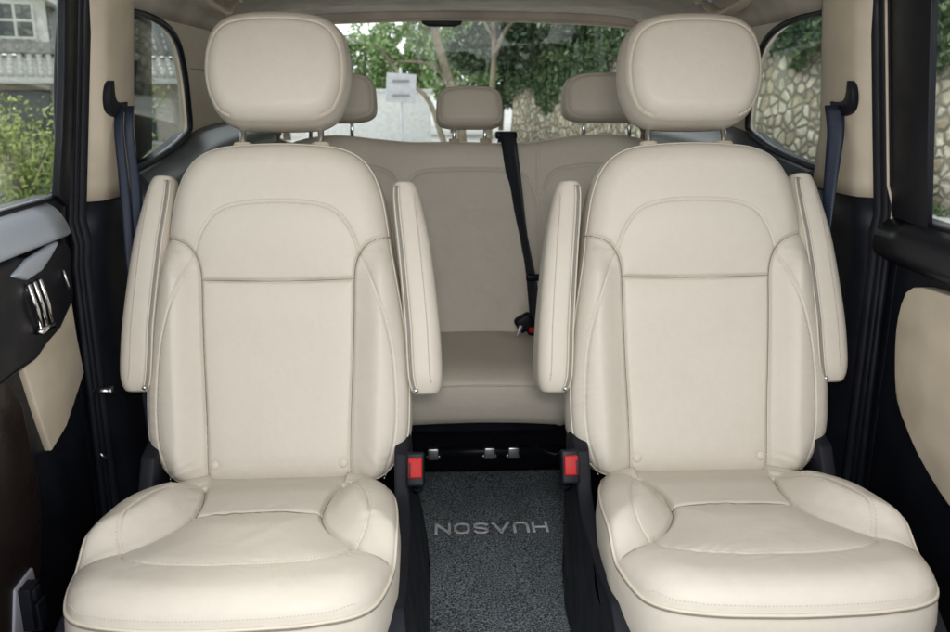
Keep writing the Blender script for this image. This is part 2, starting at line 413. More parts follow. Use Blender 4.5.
# cushion design (x, y forward from backrest)
CO = sym([(0, -.045), (.13, -.045), (.185, -.01), (.205, .06), (.222, .13), (.233, .20), (.238, .28), (.236, .35), (.225, .41),
          (.207, .450), (.175, .474), (.12, .489), (.06, .495), (0, .497)])
CBASE = [(.128, .04), (.112, .11), (.108, .186), (.120, .235), (.145, .283), (.180, .322), (.208, .342), (.229, .354)]
CBACK = [(-.108, .186), (-.05, .184), (0, .184), (.05, .184), (.108, .186)]
CARC = [(.165, .306), (.172, .335), (.158, .362), (.12, .380), (.06, .389), (0, .391)]
CARCF = CARC+[(-x, y) for x, y in reversed(CARC[:-1])]
CBOL = [(.178, .320), (.192, .285), (.193, .24), (.183, .19), (.168, .14), (.150, .08), (.140, .03)]
def H_cush(seed):
    P1, P2 = crv(CBASE, 60), crv(mir(CBASE), 60); A = crv(CARCF, 80); B1, B2 = crv(CBOL, 50), crv(mir(CBOL), 50); PB = crv(CBACK, 20)
    yb = np.array([-.1, .04, .11, .186, .235, .283, .322, .345, .36, .40, .6]); xb = np.array([.13, .128, .112, .108, .120, .145, .180, .212, .243, .30, .4])
    def H(x, y):
        ax = np.abs(x)
        dm1 = np.minimum(dist_poly(x, y, P1), dist_poly(x, y, P2)); db = dist_poly(x, y, PB)
        ds = np.minimum(np.minimum(dist_poly(x, y, B1), dist_poly(x, y, B2)), dist_poly(x, y, A))
        outside = ax > np.interp(y, yb, xb)
        s = np.where(outside, dm1, 0)
        bol = .038*sst(0, .060, s)*sst(.47, .26, y)*(.25+.75*sst(-.02, .20, y))
        top = .366+.100*y+.004
        insert = np.where(outside, 0,   .008*sst(0, .08, np.minimum(dm1, np.where(y > .186, db, 9))))*sst(.16, .22, y)*sst(.45, .36, y)
        dip = -.010*sst(.10, .0, y)
        front = .006*sst(.38, .44, y)
        g = -.0075*np.exp(-(dm1/.0038)**2)*sst(.37, .30, y) - .005*np.exp(-dm1/.014)*sst(.385, .33, y) - .0038*np.exp(-(db/.004)**2) - .0022*np.exp(-db/.014)
        g += -.0020*np.exp(-(ds/.0016)**2) - .0024*np.exp(-(ds/.008))
        tw = .0008*np.sin((y-ax*.5)*300+12*vn(x+seed, y, 20))*np.exp(-ds/.016)*np.clip(.3+2*vn(x+seed, y+seed, 20), 0, 1)
        tw += .0011*np.sin(x*170+14*vn(x+seed, y, 12))*np.exp(-db/.02)*np.clip(.3+2.2*vn(x*1.2+seed, y, 16), 0, 1)*(ax < .13)
        tw += .0012*np.sin((ax*.9-y*.5)*210+10*vn(x, y+seed, 12))*np.where(outside, 1, 0)*sst(.05, .015, s)*np.clip(.2+2*vn(x+seed, y, 18), 0, 1)*sst(.36, .30, y)
        wr = tw+.0022*vn(x+seed, y, 8)+.0008*vn(x*1.6+seed, y, 18)
        # puckers in the middle of the insert and along the back strip
        pk = .0010*np.sin((x*.8+y*.55)*95+seed*3+9*vn(x, y+seed, 7))*np.exp(-((x-.02)**2/.05**2+(y-.30)**2/.035**2))
        return top+bol+insert+dip+front+g+wr+pk
    return H
# headrest design
HO = sym([(0, .683), (.062, .685), (.092, .692), (.114, .709), (.129, .738), (.1365, .77), (.137, .80), (.1335, .830), (.126, .856),
          (.111, .876), (.086, .889), (.046, .895), (0, .896)])
HARC = [(.086, .696), (.104, .706), (.116, .724), (.1245, .75), (.127, .79), (.121, .825), (.106, .852), (.080, .867), (.04, .872), (0, .873)]
HARCF = HARC+[(-x, y) for x, y in reversed(HARC[:-1])]
def H_head(seed, hw=.137, v0=.78, line=None):
    A = crv(line if line is not None else HARCF, 90)
    def H(x, v):
        d = dist_poly(x, v, A)
        return .030+.018*(1-(x/hw)**2)-.9*(v-v0)**2-.0022*np.exp(-(d/.0018)**2)-.0022*np.exp(-d/.007)+.0022*vn(x+seed, v, 10)
    return H

def armrest(seat, side, seed):
    """side -1/+1; upright stowed armrest beside the backrest"""
    out_ = (side*seat.location.x > 0)
    vs = [.168, .174, .186, .205, .24, .29, .345, .40, .46, .51, .550, .572, .582, .586]
    cx = np.interp(vs, [.15, .30, .45, .58], [.282, .276, .262, .242])-(.013 if out_ else 0)
    hw = np.interp(vs, [.15, .25, .45, .58], [.036, .036, .034, .030])
    fr = np.interp(vs, [.15, .20, .30, .45, .58], [.005, .012, .012, .000, -.022])
    bk = np.interp(vs, [.15, .20, .30, .45, .58], [-.100, -.120, -.110, -.100, -.080])
    endf = [.58, .76, .90, .98, 1, 1, 1, 1, 1, .98, .93, .84, .70, .45]
    fb = back_map(); fm = (lambda x, v, h: fb(x, v-.013, h)) if not out_ else fb; secs = []
    for v, c, w_, f, b, e in zip(vs, cx, hw, fr, bk, endf):
        q = rrect(w_*e, (f-b)/2*(.5+.5*e), min(.022*e+.003, w_*e*.92), 5)
        vv = v+(q[:, 1]+(f-b)/2)*.0
        bend = .03*np.clip((-q[:, 1])/.06, -1, 1)*(1 if v < .2 else 0)*0
        secs.append(fm(side*(c+q[:, 0]), vv+bend+0*q[:, 0], (f+b)/2+q[:, 1]))
    o = loft('armrest', secs, M['leather'], seat)
    sb = o.modifiers.new('sub', 'SUBSURF'); sb.levels = 2; sb.render_levels = 2
    # zip along the inner front edge
    vz = np.linspace(.176, .574, 60)
    C_ = np.interp(vz, vs, cx); W = np.interp(vz, vs, hw); E_ = np.interp(vz, vs, endf); Fz = np.interp(vz, vs, fr); Bz = np.interp(vz, vs, bk)
    def line(dx, dn):
        return fm(side*(C_-W*E_+dx), vz, Fz-(Fz-Bz)/2*(.5-.5*E_)+dn)
    b = MBuf(); b.tube(line(.010, .0012), .0016, 6); b.build('zip', M['zip'], o, True)
    b = MBuf(); b.tube(line(.0055, -.0008), .0018, 6); b.tube(line(.0145, .0008), .0018, 6); b.build('zip_edging', M['piping'], o, True)
    # stitched line down the outer side of the front face
    st = MBuf(); q = line(.046, .0006)
    L = np.r_[0, np.cumsum(np.linalg.norm(np.diff(q, axis=0), axis=1))]; a = np.arange(.02, L[-1]-.02, .0052)
    for s0 in a:
        p0 = np.array([np.interp(s0, L, q[:, k]) for k in range(3)]); p1 = np.array([np.interp(s0+.0034, L, q[:, k]) for k in range(3)])
        st.tube([p0, p1], .0008, 4)
    st.build('stitching', M['thread'], o, True)
    pz = line(.010, .003)[0]
    bm = bmesh.new(); bmesh.ops.create_uvsphere(bm, u_segments=12, v_segments=8, radius=.0048)
    bmesh.ops.translate(bm, verts=bm.verts, vec=pz+np.array([0, -.001, .003])); frombm('zip_stop', bm, M['steel'], o, True)
    return o

def make_seat(x0, inner, label, seed):
    seat = empty('captain_seat', (x0, 1.5, 0), label, 'car seat', 'second row leather seats')
    fm = back_map()
    asy = lambda P: [(x*((1.022 if inner < 0 else .985) if x*inner < 0 else .985), y) for x, y in P]
    # backrest
    bp = Pad(asy(BO), 620, H_back(seed), .042, .030, fm, (0, .31), 150)
    br = bp.build('backrest', M['leather'], seat, [(.001, .03), (.004, .12), (.006, .35), (.004, .7), (-.006, .93), (-.02, 1)], -.125)
    tube('piping', edge_line(bp, .0005, .0005), .0022, M['piping'], br, 6, True)
    for L in (PANEL, mir(PANEL), PANEL_H): seam_shade_line(bp, L, br)
    tube('seam_shade', edge_line(bp, .0012, -.0030), .0012, M['seam_shade'], br, 5, True)
    V1, Q1 = stitches(bp, [ARCF], (-.0042, .0042))
    raw('stitching', V1, Q1, M['thread'], br)
    for L in (BOLS[1:], mir(BOLS[1:])): raw('stitching', *stitches(bp, [L], (-.0042, .0042)), M['thread'], br)
    for bx in (-.122, .122):
        bm = bmesh.new(); bmesh.ops.create_uvsphere(bm, u_segments=20, v_segments=12, radius=.0088)
        for v in bm.verts: v.co.z *= .38
        hh = float(bp.h(np.array([bx]), np.array([.030]))[0]); p = fm(np.array([bx]), np.array([.030]), np.array([hh+.0012]))[0]
        bmesh.ops.rotate(bm, verts=bm.verts, matrix=Matrix.Rotation(R(90)-RC, 3, 'X')); bmesh.ops.translate(bm, verts=bm.verts, vec=p)
        frombm('button', bm, M['leather'], br, True)
    # collars
    for s in (-1, 1):
        q = rrect(.019, .011, .0105, 6); secs = []
        for k, e in ((.62, 1), (.648, 1), (.6515, .93), (.653, .8)):
            secs.append(fm(s*.077+q[:, 0]*e, np.full(len(q), k), -.055+q[:, 1]*e))
        loft('post_collar', secs, M['beige'], br)
    # headrest
    hp = Pad(HO, 360, H_head(seed), .034, .036, lambda x, v, h: fm(x, v-.006, h), (0, .78), 80)
    hd = hp.build('headrest', M['leather'], seat, [(.002, .06), (.004, .2), (.004, .45), (.0, .7), (-.012, .88), (-.035, .98), (-.06, 1)], -.105)
    V, Q = stitches(hp, [HARCF], (-.003,)); raw('stitching', V, Q, M['thread'], hd)
    V, Q = stitches(hp, [HARCF], (.0,), pitch=.0007, ln=.0008, rad=.0016, lift=0)
    raw('piping', V, Q, M['piping'], hd)
    for s in (-1, 1):
        tube('post', fm(np.full(2, s*.077), np.array([.60, .70]), np.full(2, -.055)), .0062, M['chrome'], hd, 16)
    # cushion
    cmap = lambda x, y, h: np.stack([x, -y, h], 1)
    cp = Pad(CO, 620, H_cush(seed), .056, lambda x, y: .026+.020*sst(.34, .44, y), cmap, (0, .24), 150)
    cu = cp.build('cushion', M['leather'], seat, [(.0015, -.004), (.004, -.018), (.006, -.045), (.003, -.08), (-.006, -.115), (-.03, -.14), (-.05, -.145)], None)
    tube('piping', edge_line(cp, .001, .000), .0028, M['piping'], cu, 6, True)
    for L in (CBASE, mir(CBASE)): seam_shade_line(cp, L, cu, .0008)
    seam_shade_line(cp, CBACK, cu, .0009, .0012); tube('seam_shade', edge_line(cp, .0026, -.0034), .0013, M['seam_shade'], cu, 5, True)
    V1, Q1 = stitches(cp, [CARCF], (-.0035, .0035))
    for L in (CBOL, mir(CBOL)): raw('stitching', *stitches(cp, [L], (-.004, .004)), M['thread'], cu)
    ol = crv(CO, 300, True); fr_ = ol[(ol[:, 1] > .44)]; fr_ = fr_[np.argsort(fr_[:, 0])]; fr_ = fr_*np.array([.994, 1])-np.array([0, .0022])
    V3, Q3 = stitches(cp, [fr_[::6]], (0,))
    raw('stitching', V1, Q1, M['thread'], cu); raw('stitching', V3, Q3, M['thread'], cu)
    # armrests
    armrest(seat, -1, seed); armrest(seat, 1, seed+1)
    # moulded base with side shields
    b = MBuf(); b.box((0, -.23, .15), (.44, .42, .22)); b.box((0, -.22, .03), (.40, .46, .05)); b.build('seat_base', M['black'], seat, bev=.02)
    for s in (-1, 1):
        poly = [(-.10, .42), (-.04, .43), (.015, .415), (.05, .36), (.10, .325), (.24, .315), (.38, .33), (.44, .29), (.455, .20), (.44, .08), (.40, .03), (-.05, .03), (-.10, .10)]
        prism('side_shield', poly, lambda y, z, s=s: (s*(.222+.0*z), -y, z), lambda y, z, s=s: (s*(.250+(.035 if inner > 0 else .0)*math.sin(max(0, min(1, (.34-z)/.30))*math.pi*.6)), -y, z), M['black_soft'], seat, .010, [(1, .1), (1, .17), (1, .24), (1, .31)])
    # back shell
    q = []
    loft('back_shell', [fm(e*np.array([-.19, -.19, .19, .19]), np.full(4, v), np.array([-.08, -.15, -.15, -.08])) for v, e in ((.02, .9), (.2, 1.05), (.45, 1), (.58, .8))], M['black'], seat)
    # buckle on the inner side
    ix = inner
    st = MBuf(); P = np.array([(ix*.262, .01, .33), (ix*.264, .0, .345), (ix*.264, -.022, .375)])
    for i in range(2): st.tube([P[i], P[i+1]], .013, 8)
    bk = st.build('buckle', M['black'], seat, True)
    rot = Matrix.Rotation(R(-24), 4, 'X').to_euler()
    box('buckle_case', (ix*.262, -.036, .392), (.034, .024, .064), M['black'], bk, .005, rot)
    box('release_button', (ix*.262, -.052, .402), (.026, .010, .037), M['red'], bk, .003, rot)
    box('slot', (ix*.262-ix*.010, -.0585, .401), (.003, .003, .026), M['black'], bk, .0005, rot)
    return seat
make_seat(-.406, 1, 'cream leather captain seat with raised armrests, beside the window showing the tiled house', 1.3)
make_seat(.408, -1, 'cream leather captain seat with raised armrests, beside the window showing the stone wall', 4.9)

# ================================================================ THIRD ROW BENCH
bench = empty('rear_bench_seat', (0, 2.44, 0), 'cream leather three-place rear bench with a headrest at each place, below the rear window', 'car seat')
fm3 = back_map(.350, 0, R(16))
RO = [(-.58, -.03), (-.3, -.035), (0, -.035), (.3, -.035), (.58, -.03), (.60, .05), (.60, .3), (.595, .50), (.575, .575), (.53, .608), (.44, .624), (.33, .622), (.24, .608), (.16, .598), (.08, .597), (0, .600), (-.08, .601), (-.18, .602), (-.28, .612),
      (-.40, .624), (-.50, .612), (-.56, .58), (-.595, .50), (-.60, .3), (-.60, .05)]
r_c = [(-.200, .02), (-.200, .30), (-.196, .43), (-.180, .485), (-.145, .508), (-.06, .514), (.03, .514), (.12, .510), (.165, .492), (.195, .44), (.205, .36), (.212, .02)]
r_l = [(-.56, .02), (-.56, .38), (-.535, .47), (-.48, .515), (-.40, .528), (-.30, .524), (-.245, .505), (-.215, .46)]
r_r = [(.225, .46), (.245, .50), (.29, .52), (.38, .528), (.47, .518), (.53, .48), (.56, .40), (.56, .02)]
def H_rear(x, v):
    g = 0
    for L in (r_c, r_l, r_r):
        d = dist_poly(x, v, crv(L, 60)); g = g-.004*np.exp(-(d/.0045)**2)-.004*np.exp(-d/.02)
    d = np.abs(x-.205); g = g-.004*np.exp(-(d/.004)**2)*(v > .44)
    return .004*np.cos(x*9)+g+.004*vn(x+3, v, 7)+.002*vn(x, v+2, 18)+.012*sst(.5, .2, v)
rp = Pad(RO, 900, H_rear, .045, .032, fm3, (0, .29), 120)
rb = rp.build('backrest', M['leather_rear'], bench, [(.002, .1), (.003, .5), (-.01, .95), (-.02, 1)], -.13)
tube('piping', edge_line(rp, .0005, .0005), .0025, M['piping'], rb, 6, True)
for L in (r_c, r_l, r_r): raw('stitching', *stitches(rp, [L], (.005,), .007, .0045, .0009), M['thread'], rb)
CO3 = [(-.60, -.05), (0, -.05), (.60, -.05), (.615, .1), (.615, .34), (.60, .385), (.56, .41), (.3, .422), (0, .425), (-.3, .422), (-.56, .41), (-.60, .385), (-.615, .34), (-.615, .1)]
def H_c3(x, y): return .370+.02*y+.014*np.cos(np.clip(x, -.6, .6)*5.2)+.003*vn(x, y, 8)-.004*np.exp(-((np.abs(np.abs(x)-.21))/.005)**2)
cp3 = Pad(CO3, 600, H_c3, .11, .034, lambda x, y, h: np.stack([x, -y, h], 1), (0, .18), 70)  # wide rounding shaped so the cushion top tilts to catch the flash
c3 = cp3.build('cushion', M['leather_rear'], bench, [(.002, -.006), (.006, -.04), (.002, -.08), (-.012, -.105), (-.04, -.115)], None)
tube('piping', edge_line(cp3, .001, 0), .0026, M['piping'], c3, 6, True)
b = MBuf(); b.box((0, -.10, .21), (1.05, .34, .09)); b.box((-.45, -.1, .1), (.06, .3, .2)); b.box((.45, -.1, .1), (.06, .3, .2))
b.build('frame', M['black'], bench, bev=.01)
for bx in (-.118, .035, .10):
    k = MBuf(); k.box((bx, -.31, .125), (.030, .02, .032)); k.box((bx, -.28, .11), (.04, .05, .01)); o = k.build('anchor_bracket', M['steel'], bench, bev=.003)
k = MBuf(); k.tube([(-.2, -.29, .12), (.25, -.29, .12)], .012, 10); k.tube([(.15, -.31, .14), (.21, -.33, .125), (.25, -.33, .14)], .006); k.build('rail', M['gloss_black'], bench, True)
def rear_head(cx, hw, v0, v1, off, label=None):
    vm = (v0+v1)/2; hh = (v1-v0)/2
    def sup(a, b, n_, tp, dy=0):
        o_ = []
        for i in range(48):
            t = -math.pi/2+2*math.pi*i/48; c, s_ = math.cos(t), math.sin(t)
            yy = math.copysign(abs(s_)**(2/n_), s_)*b; o_.append((math.copysign(abs(c)**(2/n_), c)*a*(1-tp*(yy/b)), vm+dy+yy))
        return o_
    O = sup(hw*.985, hh, 4.2, .03)
    A = sup(hw*.91, hh*.90, 4.0, .04, -hh*.06); A = A+[A[0]]
    fmm = lambda x, v, h: fm3(x+cx, v, h)
    p = Pad(O, 260, H_head(cx, hw, vm, A), .026, .026, fmm, (0, vm), 50)
    h_ = p.build('headrest', M['leather_rear'], bench, [(.002, .1), (.002, .5), (-.01, .85), (-.03, 1)], -.075)
    L = A[4:-4]; V, Q = stitches(p, [L], (0,), pitch=.0011, ln=.0012, rad=.0016, lift=0); raw('piping', V, Q, M['piping'], h_)
    for s in (-1, 1): tube('post', fmm(np.full(2, s*off), np.array([v0-.06, v0+.05]), np.full(2, -.03)), .0055, M['chrome'], h_, 10)
    for s in (-1, 1):
        q = rrect(.016, .010, .009, 5); loft('post_collar', [fmm(s*off+q[:, 0], np.full(len(q), kk), -.03+q[:, 1]) for kk in (.57, .612)], M['beige'], rb)
    return h_
rear_head(-.418, .138, .662, .802, .062); rear_head(0, .100, .642, .760, .047); rear_head(.42, .138, .662, .802, .070)
# rear buckle
k = MBuf(); k.tube([(.19, -.03, .36), (.165, -.055, .40)], .012); bk = k.build('buckle', M['black'], bench, True)
box('buckle_case', (.150, -.075, .425), (.055, .03, .05), M['black'], bk, .012, Matrix.Rotation(R(-30), 4, 'Y').to_euler())
box('release_button', (.172, -.095, .408), (.026, .012, .016), M['red'], bk, .003)
box('slot', (.132, -.094, .405), (.012, .006, .034), M['steel'], bk, .003, Matrix.Rotation(R(20), 4, 'Y').to_euler())

# ================================================================ VEHICLE BODY
van = empty('van_body', (0, 1.8, 0), 'van cabin shell with beige headliner and pillars and black lower trim', 'vehicle')
OY = 1.8
def WX(z): return .80-.14*(z-.75) if z > .75 else .80
def wmap(s, inset): return lambda y, z: (s*(WX(z)-inset), y-OY, z)
Y0, Y1 = .55, 3.42
def ceil_sec(y):
    top = 1.372-.012*max(0, y-2.4)**2*1.2; rr = .11
    P = []
    for x, z in ((WX(1.10), 1.10), (WX(1.18), 1.18), (WX(1.235), 1.235), (.705, 1.285), (.680, 1.315), (.63, 1.342), (.52, top-.010), (.35, top-.003), (.15, top), (0, top)):
        P.append((x, z))
    full = P+[(-x, z) for x, z in reversed(P[:-1])]
    return full
secs = []
ys = list(np.linspace(.95, Y1, 26))  # front roof left open, out of view, to let skylight onto the cushions
for y in ys:
    f = ceil_sec(y); f = f[2:-2] if True else f
    secs.append([(x, y-OY, z) for x, z in f])
o = loft('headliner', secs, M['headliner'], van, closed=False); md = o.modifiers.new('s', 'SUBSURF'); md.levels = 1; md.render_levels = 1
md = o.modifiers.new('t', 'SOLIDIFY'); md.thickness = .04; md.offset = 1
# rear quarter trims and windows
WLOOP = [(1.60, 1.232), (1.93, 1.238), (2.02, 1.236), (2.13, 1.226), (2.21, 1.208), (2.27, 1.180), (2.315, 1.138), (2.352, 1.088), (2.385, 1.03), (2.405, .99), (2.400, .966), (2.32, .943), (2.18, .919), (2.0, .903), (1.75, .893), (1.60, .890)]
for s in (-1, 1):
    up = [(1.60, 1.25), (3.42, 1.25), (3.42, .962), (2.415, .962)]+[(y+.006, z+.004) for y, z in WLOOP[9:0:-1]]+[(1.60, 1.236)]
    q = prism('quarter_trim', up, wmap(s, 0), wmap(s, -.03), M['beige'], van, .003, [(0, 2.6), (0, 3.0)])
    o = prism('trim_joint', [(2.36, 1.128), (3.40, 1.128), (3.40, 1.131), (2.36, 1.131)], wmap(s, .0012), wmap(s, -.005), M['zip'], q, 0)
    lo = [(1.60, .886), (1.75, .889), (2.0, .899), (2.18, .915), (2.32, .939), (2.408, .960), (3.42, .960), (3.42, -.02), (1.60, -.02)]
    prism('lower_trim', lo, wmap(s, -.001), wmap(s, -.05), M['black'], van, .003, [(1, .75)])
    # belt ledge that catches the daylight
    e = crv([(1.94, .893), (2.0, .897), (2.18, .913), (2.32, .937), (2.46, .962), (2.75, .972), (3.35, .975)], 40)
    S = []
    for y, z in e:
        S.append([(s*(WX(z)+.01), y-OY, z+.001), (s*(WX(z)-.012), y-OY, z-.006), (s*(WX(z)-.034), y-OY, z-.030), (s*(WX(z)-.050), y-OY, z-.062), (s*(WX(z)-.050), y-OY, z-.12), (s*(WX(z)+.01), y-OY, z-.13)])
    S = [[tuple(q) for q in crv(r_, 20, True)] for r_ in S]
    loft('belt_ledge', S, M['ledge'], van, closed=True)
    wl = crv(WLOOP, 140, True)
    win = tube('quarter_window', [(s*(WX(z)+.004), y-OY, z) for y, z in wl], .0085, M['black_soft'], van, 6, True)
    prism('pane', WLOOP, wmap(s, -.018), wmap(s, -.022), M['glass_tint'], win, 0)
    # belt pillar: curved beige upper, black lower
    def pil(z, a, b, bulge):
        P = []
        for t in np.linspace(0, 1, 13):
            y = a+(b-a)*t; u = math.sin(math.pi*min(1, max(0, t)))**.24
            P.append((s*(WX(z)-.004-bulge*u), y-OY, z))
        P += [(s*(WX(z)+.03), b-OY, z), (s*(WX(z)+.03), a-OY, z)]
        return P
    zz = np.linspace(.868, 1.30, 14)
    p1 = loft('pillar_trim', [pil(z, np.interp(z, [.868, 1.30], [1.668, 1.640]), np.interp(z, [.868, 1.0, 1.3], [1.925, 1.87, 1.835]), .040) for z in zz], M['beige'], van)
    loft('lower_pillar_trim', [pil(z, np.interp(z, [0, .867], [1.70, 1.672]), np.interp(z, [0, .6, .867], [2.12, 1.98, 1.92]), .037) for z in np.linspace(0, .866, 14)], M['black'], van)
    # belt guide: dark crescent slot with a lip
    cres = []
    for i in range(13):
        t = R(200-220*i/12); cres.append((1.760+.052*math.cos(t)*1.0, 1.072+.052*math.sin(t)*-1+.0))
    outer = [(1.782, 1.105), (1.768, 1.098), (1.757, 1.080), (1.756, 1.060), (1.764, 1.040), (1.782, 1.030), (1.80, 1.034), (1.812, 1.046), (1.822, 1.064)]
    inner = [(1.812, 1.066), (1.800, 1.056), (1.786, 1.056), (1.779, 1.066), (1.780, 1.085), (1.787, 1.102)]
    outer = [tuple(p) for p in crv([(1.692, 1.094), (1.680, 1.092), (1.671, 1.075), (1.672, 1.052), (1.686, 1.034), (1.712, 1.026), (1.742, 1.030), (1.768, 1.042)], 20)]
    inner = [tuple(p) for p in crv([(1.768, 1.054), (1.745, 1.053), (1.722, 1.054), (1.706, 1.060), (1.697, 1.074)], 12)]
    prism('belt_guide', outer+inner, wmap(s, .048), wmap(s, .034), M['black_soft'], p1, .002)
    # door seals
    for yy, r_, mm in ((1.655, .012, 'black_soft'), (1.628, .009, 'black'), (1.608, .008, 'gloss_black')):
        P = [(s*(WX(z)-.004-.012*(z < .8)), yy+(-.01 if z < .6 else 0)*(.6-z)-OY, z) for z in np.linspace(.02, 1.27, 30)]
        tube('door_seal', P, r_, M[mm], van, 8)
    # inner side skin between seal and sill
    prism('sill_trim', [(1.57, .02), (1.72, .02), (1.70, 1.26), (1.61, 1.26)], wmap(s, -.002), wmap(s, -.010), M['black_soft'], van, .003, [(1, .75)])
# divider seen through the window on the house side
prism('window_divider', [(2.03, .88), (2.24, .93), (2.19, 1.26), (2.05, 1.27)], lambda y, z: (-(WX(z)+.05), y-OY, z), lambda y, z: (-(WX(z)+.07), y-OY, z), M['gloss_black'], van, .002)
# tailgate with rear window
def gate(x, z, d=0): return (x, 3.43-OY+d-.10*(z-1.0), z)
hole = crv([(-.69, .87), (-.70, .95), (-.70, 1.10), (-.70, 1.20), (-.683, 1.275), (-.62, 1.308), (-.30, 1.326), (0, 1.330), (.30, 1.326), (.62, 1.308), (.683, 1.275), (.70, 1.20), (.70, 1.10), (.70, .95), (.69, .87), (.3, .845), (0, .84), (-.3, .845)], 96, True)
def ringpts(k):
    out = []
    for x, z in hole:
        if k == 0: out.append((x, z))
        else:
            dx, dz = x, z-1.08; m_ = max(abs(dx)/.80, abs(dz)/(.36 if dz > 0 else 1.1)); out.append((dx/m_, 1.08+dz/m_))
    return out
a_, b_ = ringpts(0), ringpts(1)
S = [[gate(x, z, .03) for x, z in a_], [gate(x, z, -.002) for x, z in a_], [gate(x*1.015, 1.08+(z-1.08)*1.03, -.008) for x, z in a_], [gate(x, z, -.008) for x, z in b_], [gate(x, z, .03) for x, z in b_]]
n_ = len(a_); F = []
for i in range(5):
    for j in range(n_): F.append((i*n_+j, i*n_+(j+1) % n_, ((i+1) % 5)*n_+(j+1) % n_, ((i+1) % 5)*n_+j))
tg = raw('tailgate', np.array(S).reshape(-1, 3), F, M['headliner'], van, False)
prism('rear_window', [tuple(p) for p in hole], lambda x, z: gate(x, z, .020), lambda x, z: gate(x, z, .024), M['glass'], tg, 0)
tube('window_seal', [gate(x*1.003, z, -.004) for x, z in hole], .008, M['beige'], tg, 6, True)
q = prism('brake_light', [(-.155, 1.326), (.0, 1.326), (-.005, 1.312), (-.03, 1.304), (-.125, 1.304), (-.15, 1.313)], lambda x, z: gate(x, z, -.012), lambda x, z: gate(x, z, .014), M['black'], tg, .003)
# luggage shelf / parcel area behind the bench
box('load_floor', (0, 3.08-OY, .10), (1.55, .6, .16), M['carpet'], van, .01)
# grab handles
for s in (-1, 1):
    P = crv([(s*.640, 2.06, 1.312), (s*.636, 2.10, 1.282), (s*.632, 2.20, 1.268), (s*.632, 2.30, 1.268), (s*.636, 2.42, 1.304), (s*.640, 2.47, 1.312)], 26)
    S = []
    for i, p in enumerate(P):
        wv = .013+.005*math.sin(math.pi*i/25); q = rrect(wv, .0085, .008, 4)
        S.append([(p[0]+a, p[1]-OY+0, p[2]+b) if 4 < i < 21 else (p[0]+a, p[1]-OY+(b if i <= 4 else -b), p[2]+b*.3) for a, b in q])
    gh = loft('grab_handle', S, M['beige'], van)
    for yy in (2.055, 2.475):
        b = MBuf(); b.box((s*.642, yy-OY, 1.316), (.034, .050, .022)); b.build('mount', M['beige'], gh, bev=.006)
    box('coat_hook', (s*.640, 2.41-OY, 1.300), (.016, .03, .03), M['ledge_light'], gh, .004)

# ================================================================ DOORS
ldoor = empty('side_door', (-.80, 1.3, 0), 'dark brown side door with pale sill tinted as reflected daylight and chrome handle, in front of the tiled house view', 'car door')
DX, DY = .80, 1.3
def dm(s, inset): return lambda y, z: (s*(WX(z)-inset-DX), y-DY, z)
# left: frame around the glass
prism('door_panel', [(.55, .885), (1.545, .893), (1.585, .893), (1.585, .66), (1.60, .55), (1.61, 0.02), (.55, .02)], dm(-1, .0), dm(-1, -.05), M['black'], ldoor, .006, [(1, .75)])
fr = [(1.545, .893), (1.556, 1.0), (1.560, 1.10), (1.556, 1.27), (1.60, 1.27), (1.605, 1.0), (1.59, .87)]
prism('window_frame', fr, dm(-1, .010), dm(-1, -.004), M['gloss_black'], ldoor, .003)
prism('window_pane', [(.55, .87), (1.558, .885), (1.560, 1.10), (1.556, 1.27), (.55, 1.27)], dm(-1, -.001), dm(-1, -.003), M['glass'], ldoor, 0)
S = []
for y in np.linspace(.6, 1.52, 14):
    x = .80-.14*.13
    S.append([(-(x+.02-DX), y-DY, .890), (-(x-.004-DX), y-DY, .884), (-(x-.022-DX), y-DY, .868), (-(x-.034-DX), y-DY, .842), (-(x-.030-DX), y-DY, .828), (-(x+.02-DX), y-DY, .825)])
S = [[tuple(q) for q in crv(r_, 24, True)] for r_ in S]; loft('sill_trim', S, M['ledge_light'], ldoor)  # reflected daylight put into the sill's pale blue-grey colour
tube('window_seal', [(-(.785-DX), y-DY, .889) for y in np.linspace(.6, 1.57, 10)], .006, M['black_soft'], ldoor, 6)
prism('insert_panel', [(1.375, .635), (1.445, .640), (1.485, .662), (1.54, .672), (1.585, .705), (1.590, .62), (1.602, .545), (1.50, .475), (1.43, .455), (1.405, .53)], dm(-1, .012), dm(-1, -.004), M['beige'], ldoor, .004, [(1, .75)])
# moulded pocket around handle
pk = prism('handle_housing', [(1.20, .815), (1.36, .822), (1.45, .800), (1.545, .815), (1.575, .79), (1.572, .70), (1.50, .660), (1.44, .648), (1.40, .635), (1.20, .63)], dm(-1, .026), dm(-1, -.004), M['gloss_black'], ldoor, .012, [(1, .75)])
prism('armrest_cap', [(1.33, .795), (1.38, .812), (1.47, .822), (1.50, .822), (1.46, .796), (1.43, .782), (1.38, .778)], dm(-1, .034), dm(-1, .02), M['ledge_light'], ldoor, .006)
hd = MBuf()
for k, yy in enumerate((1.385, 1.405, 1.425)):
    hd.tube([(-(.80-.033-DX), yy-DY, .770), (-(.80-.036-DX), yy+.012-DY, .725), (-(.80-.033-DX), yy+.022-DY, .690)], .0042, 6)
hd.box((.032, 1.425-DY, .684), (.012, .05, .008))
hd.build('handle', M['chrome'], ldoor, True)
tube('lock_pull', [(.030, 1.525-DY, .765), (.034, 1.528-DY, .735), (.030, 1.538-DY, .728)], .0025, M['steel'], ldoor, 6)
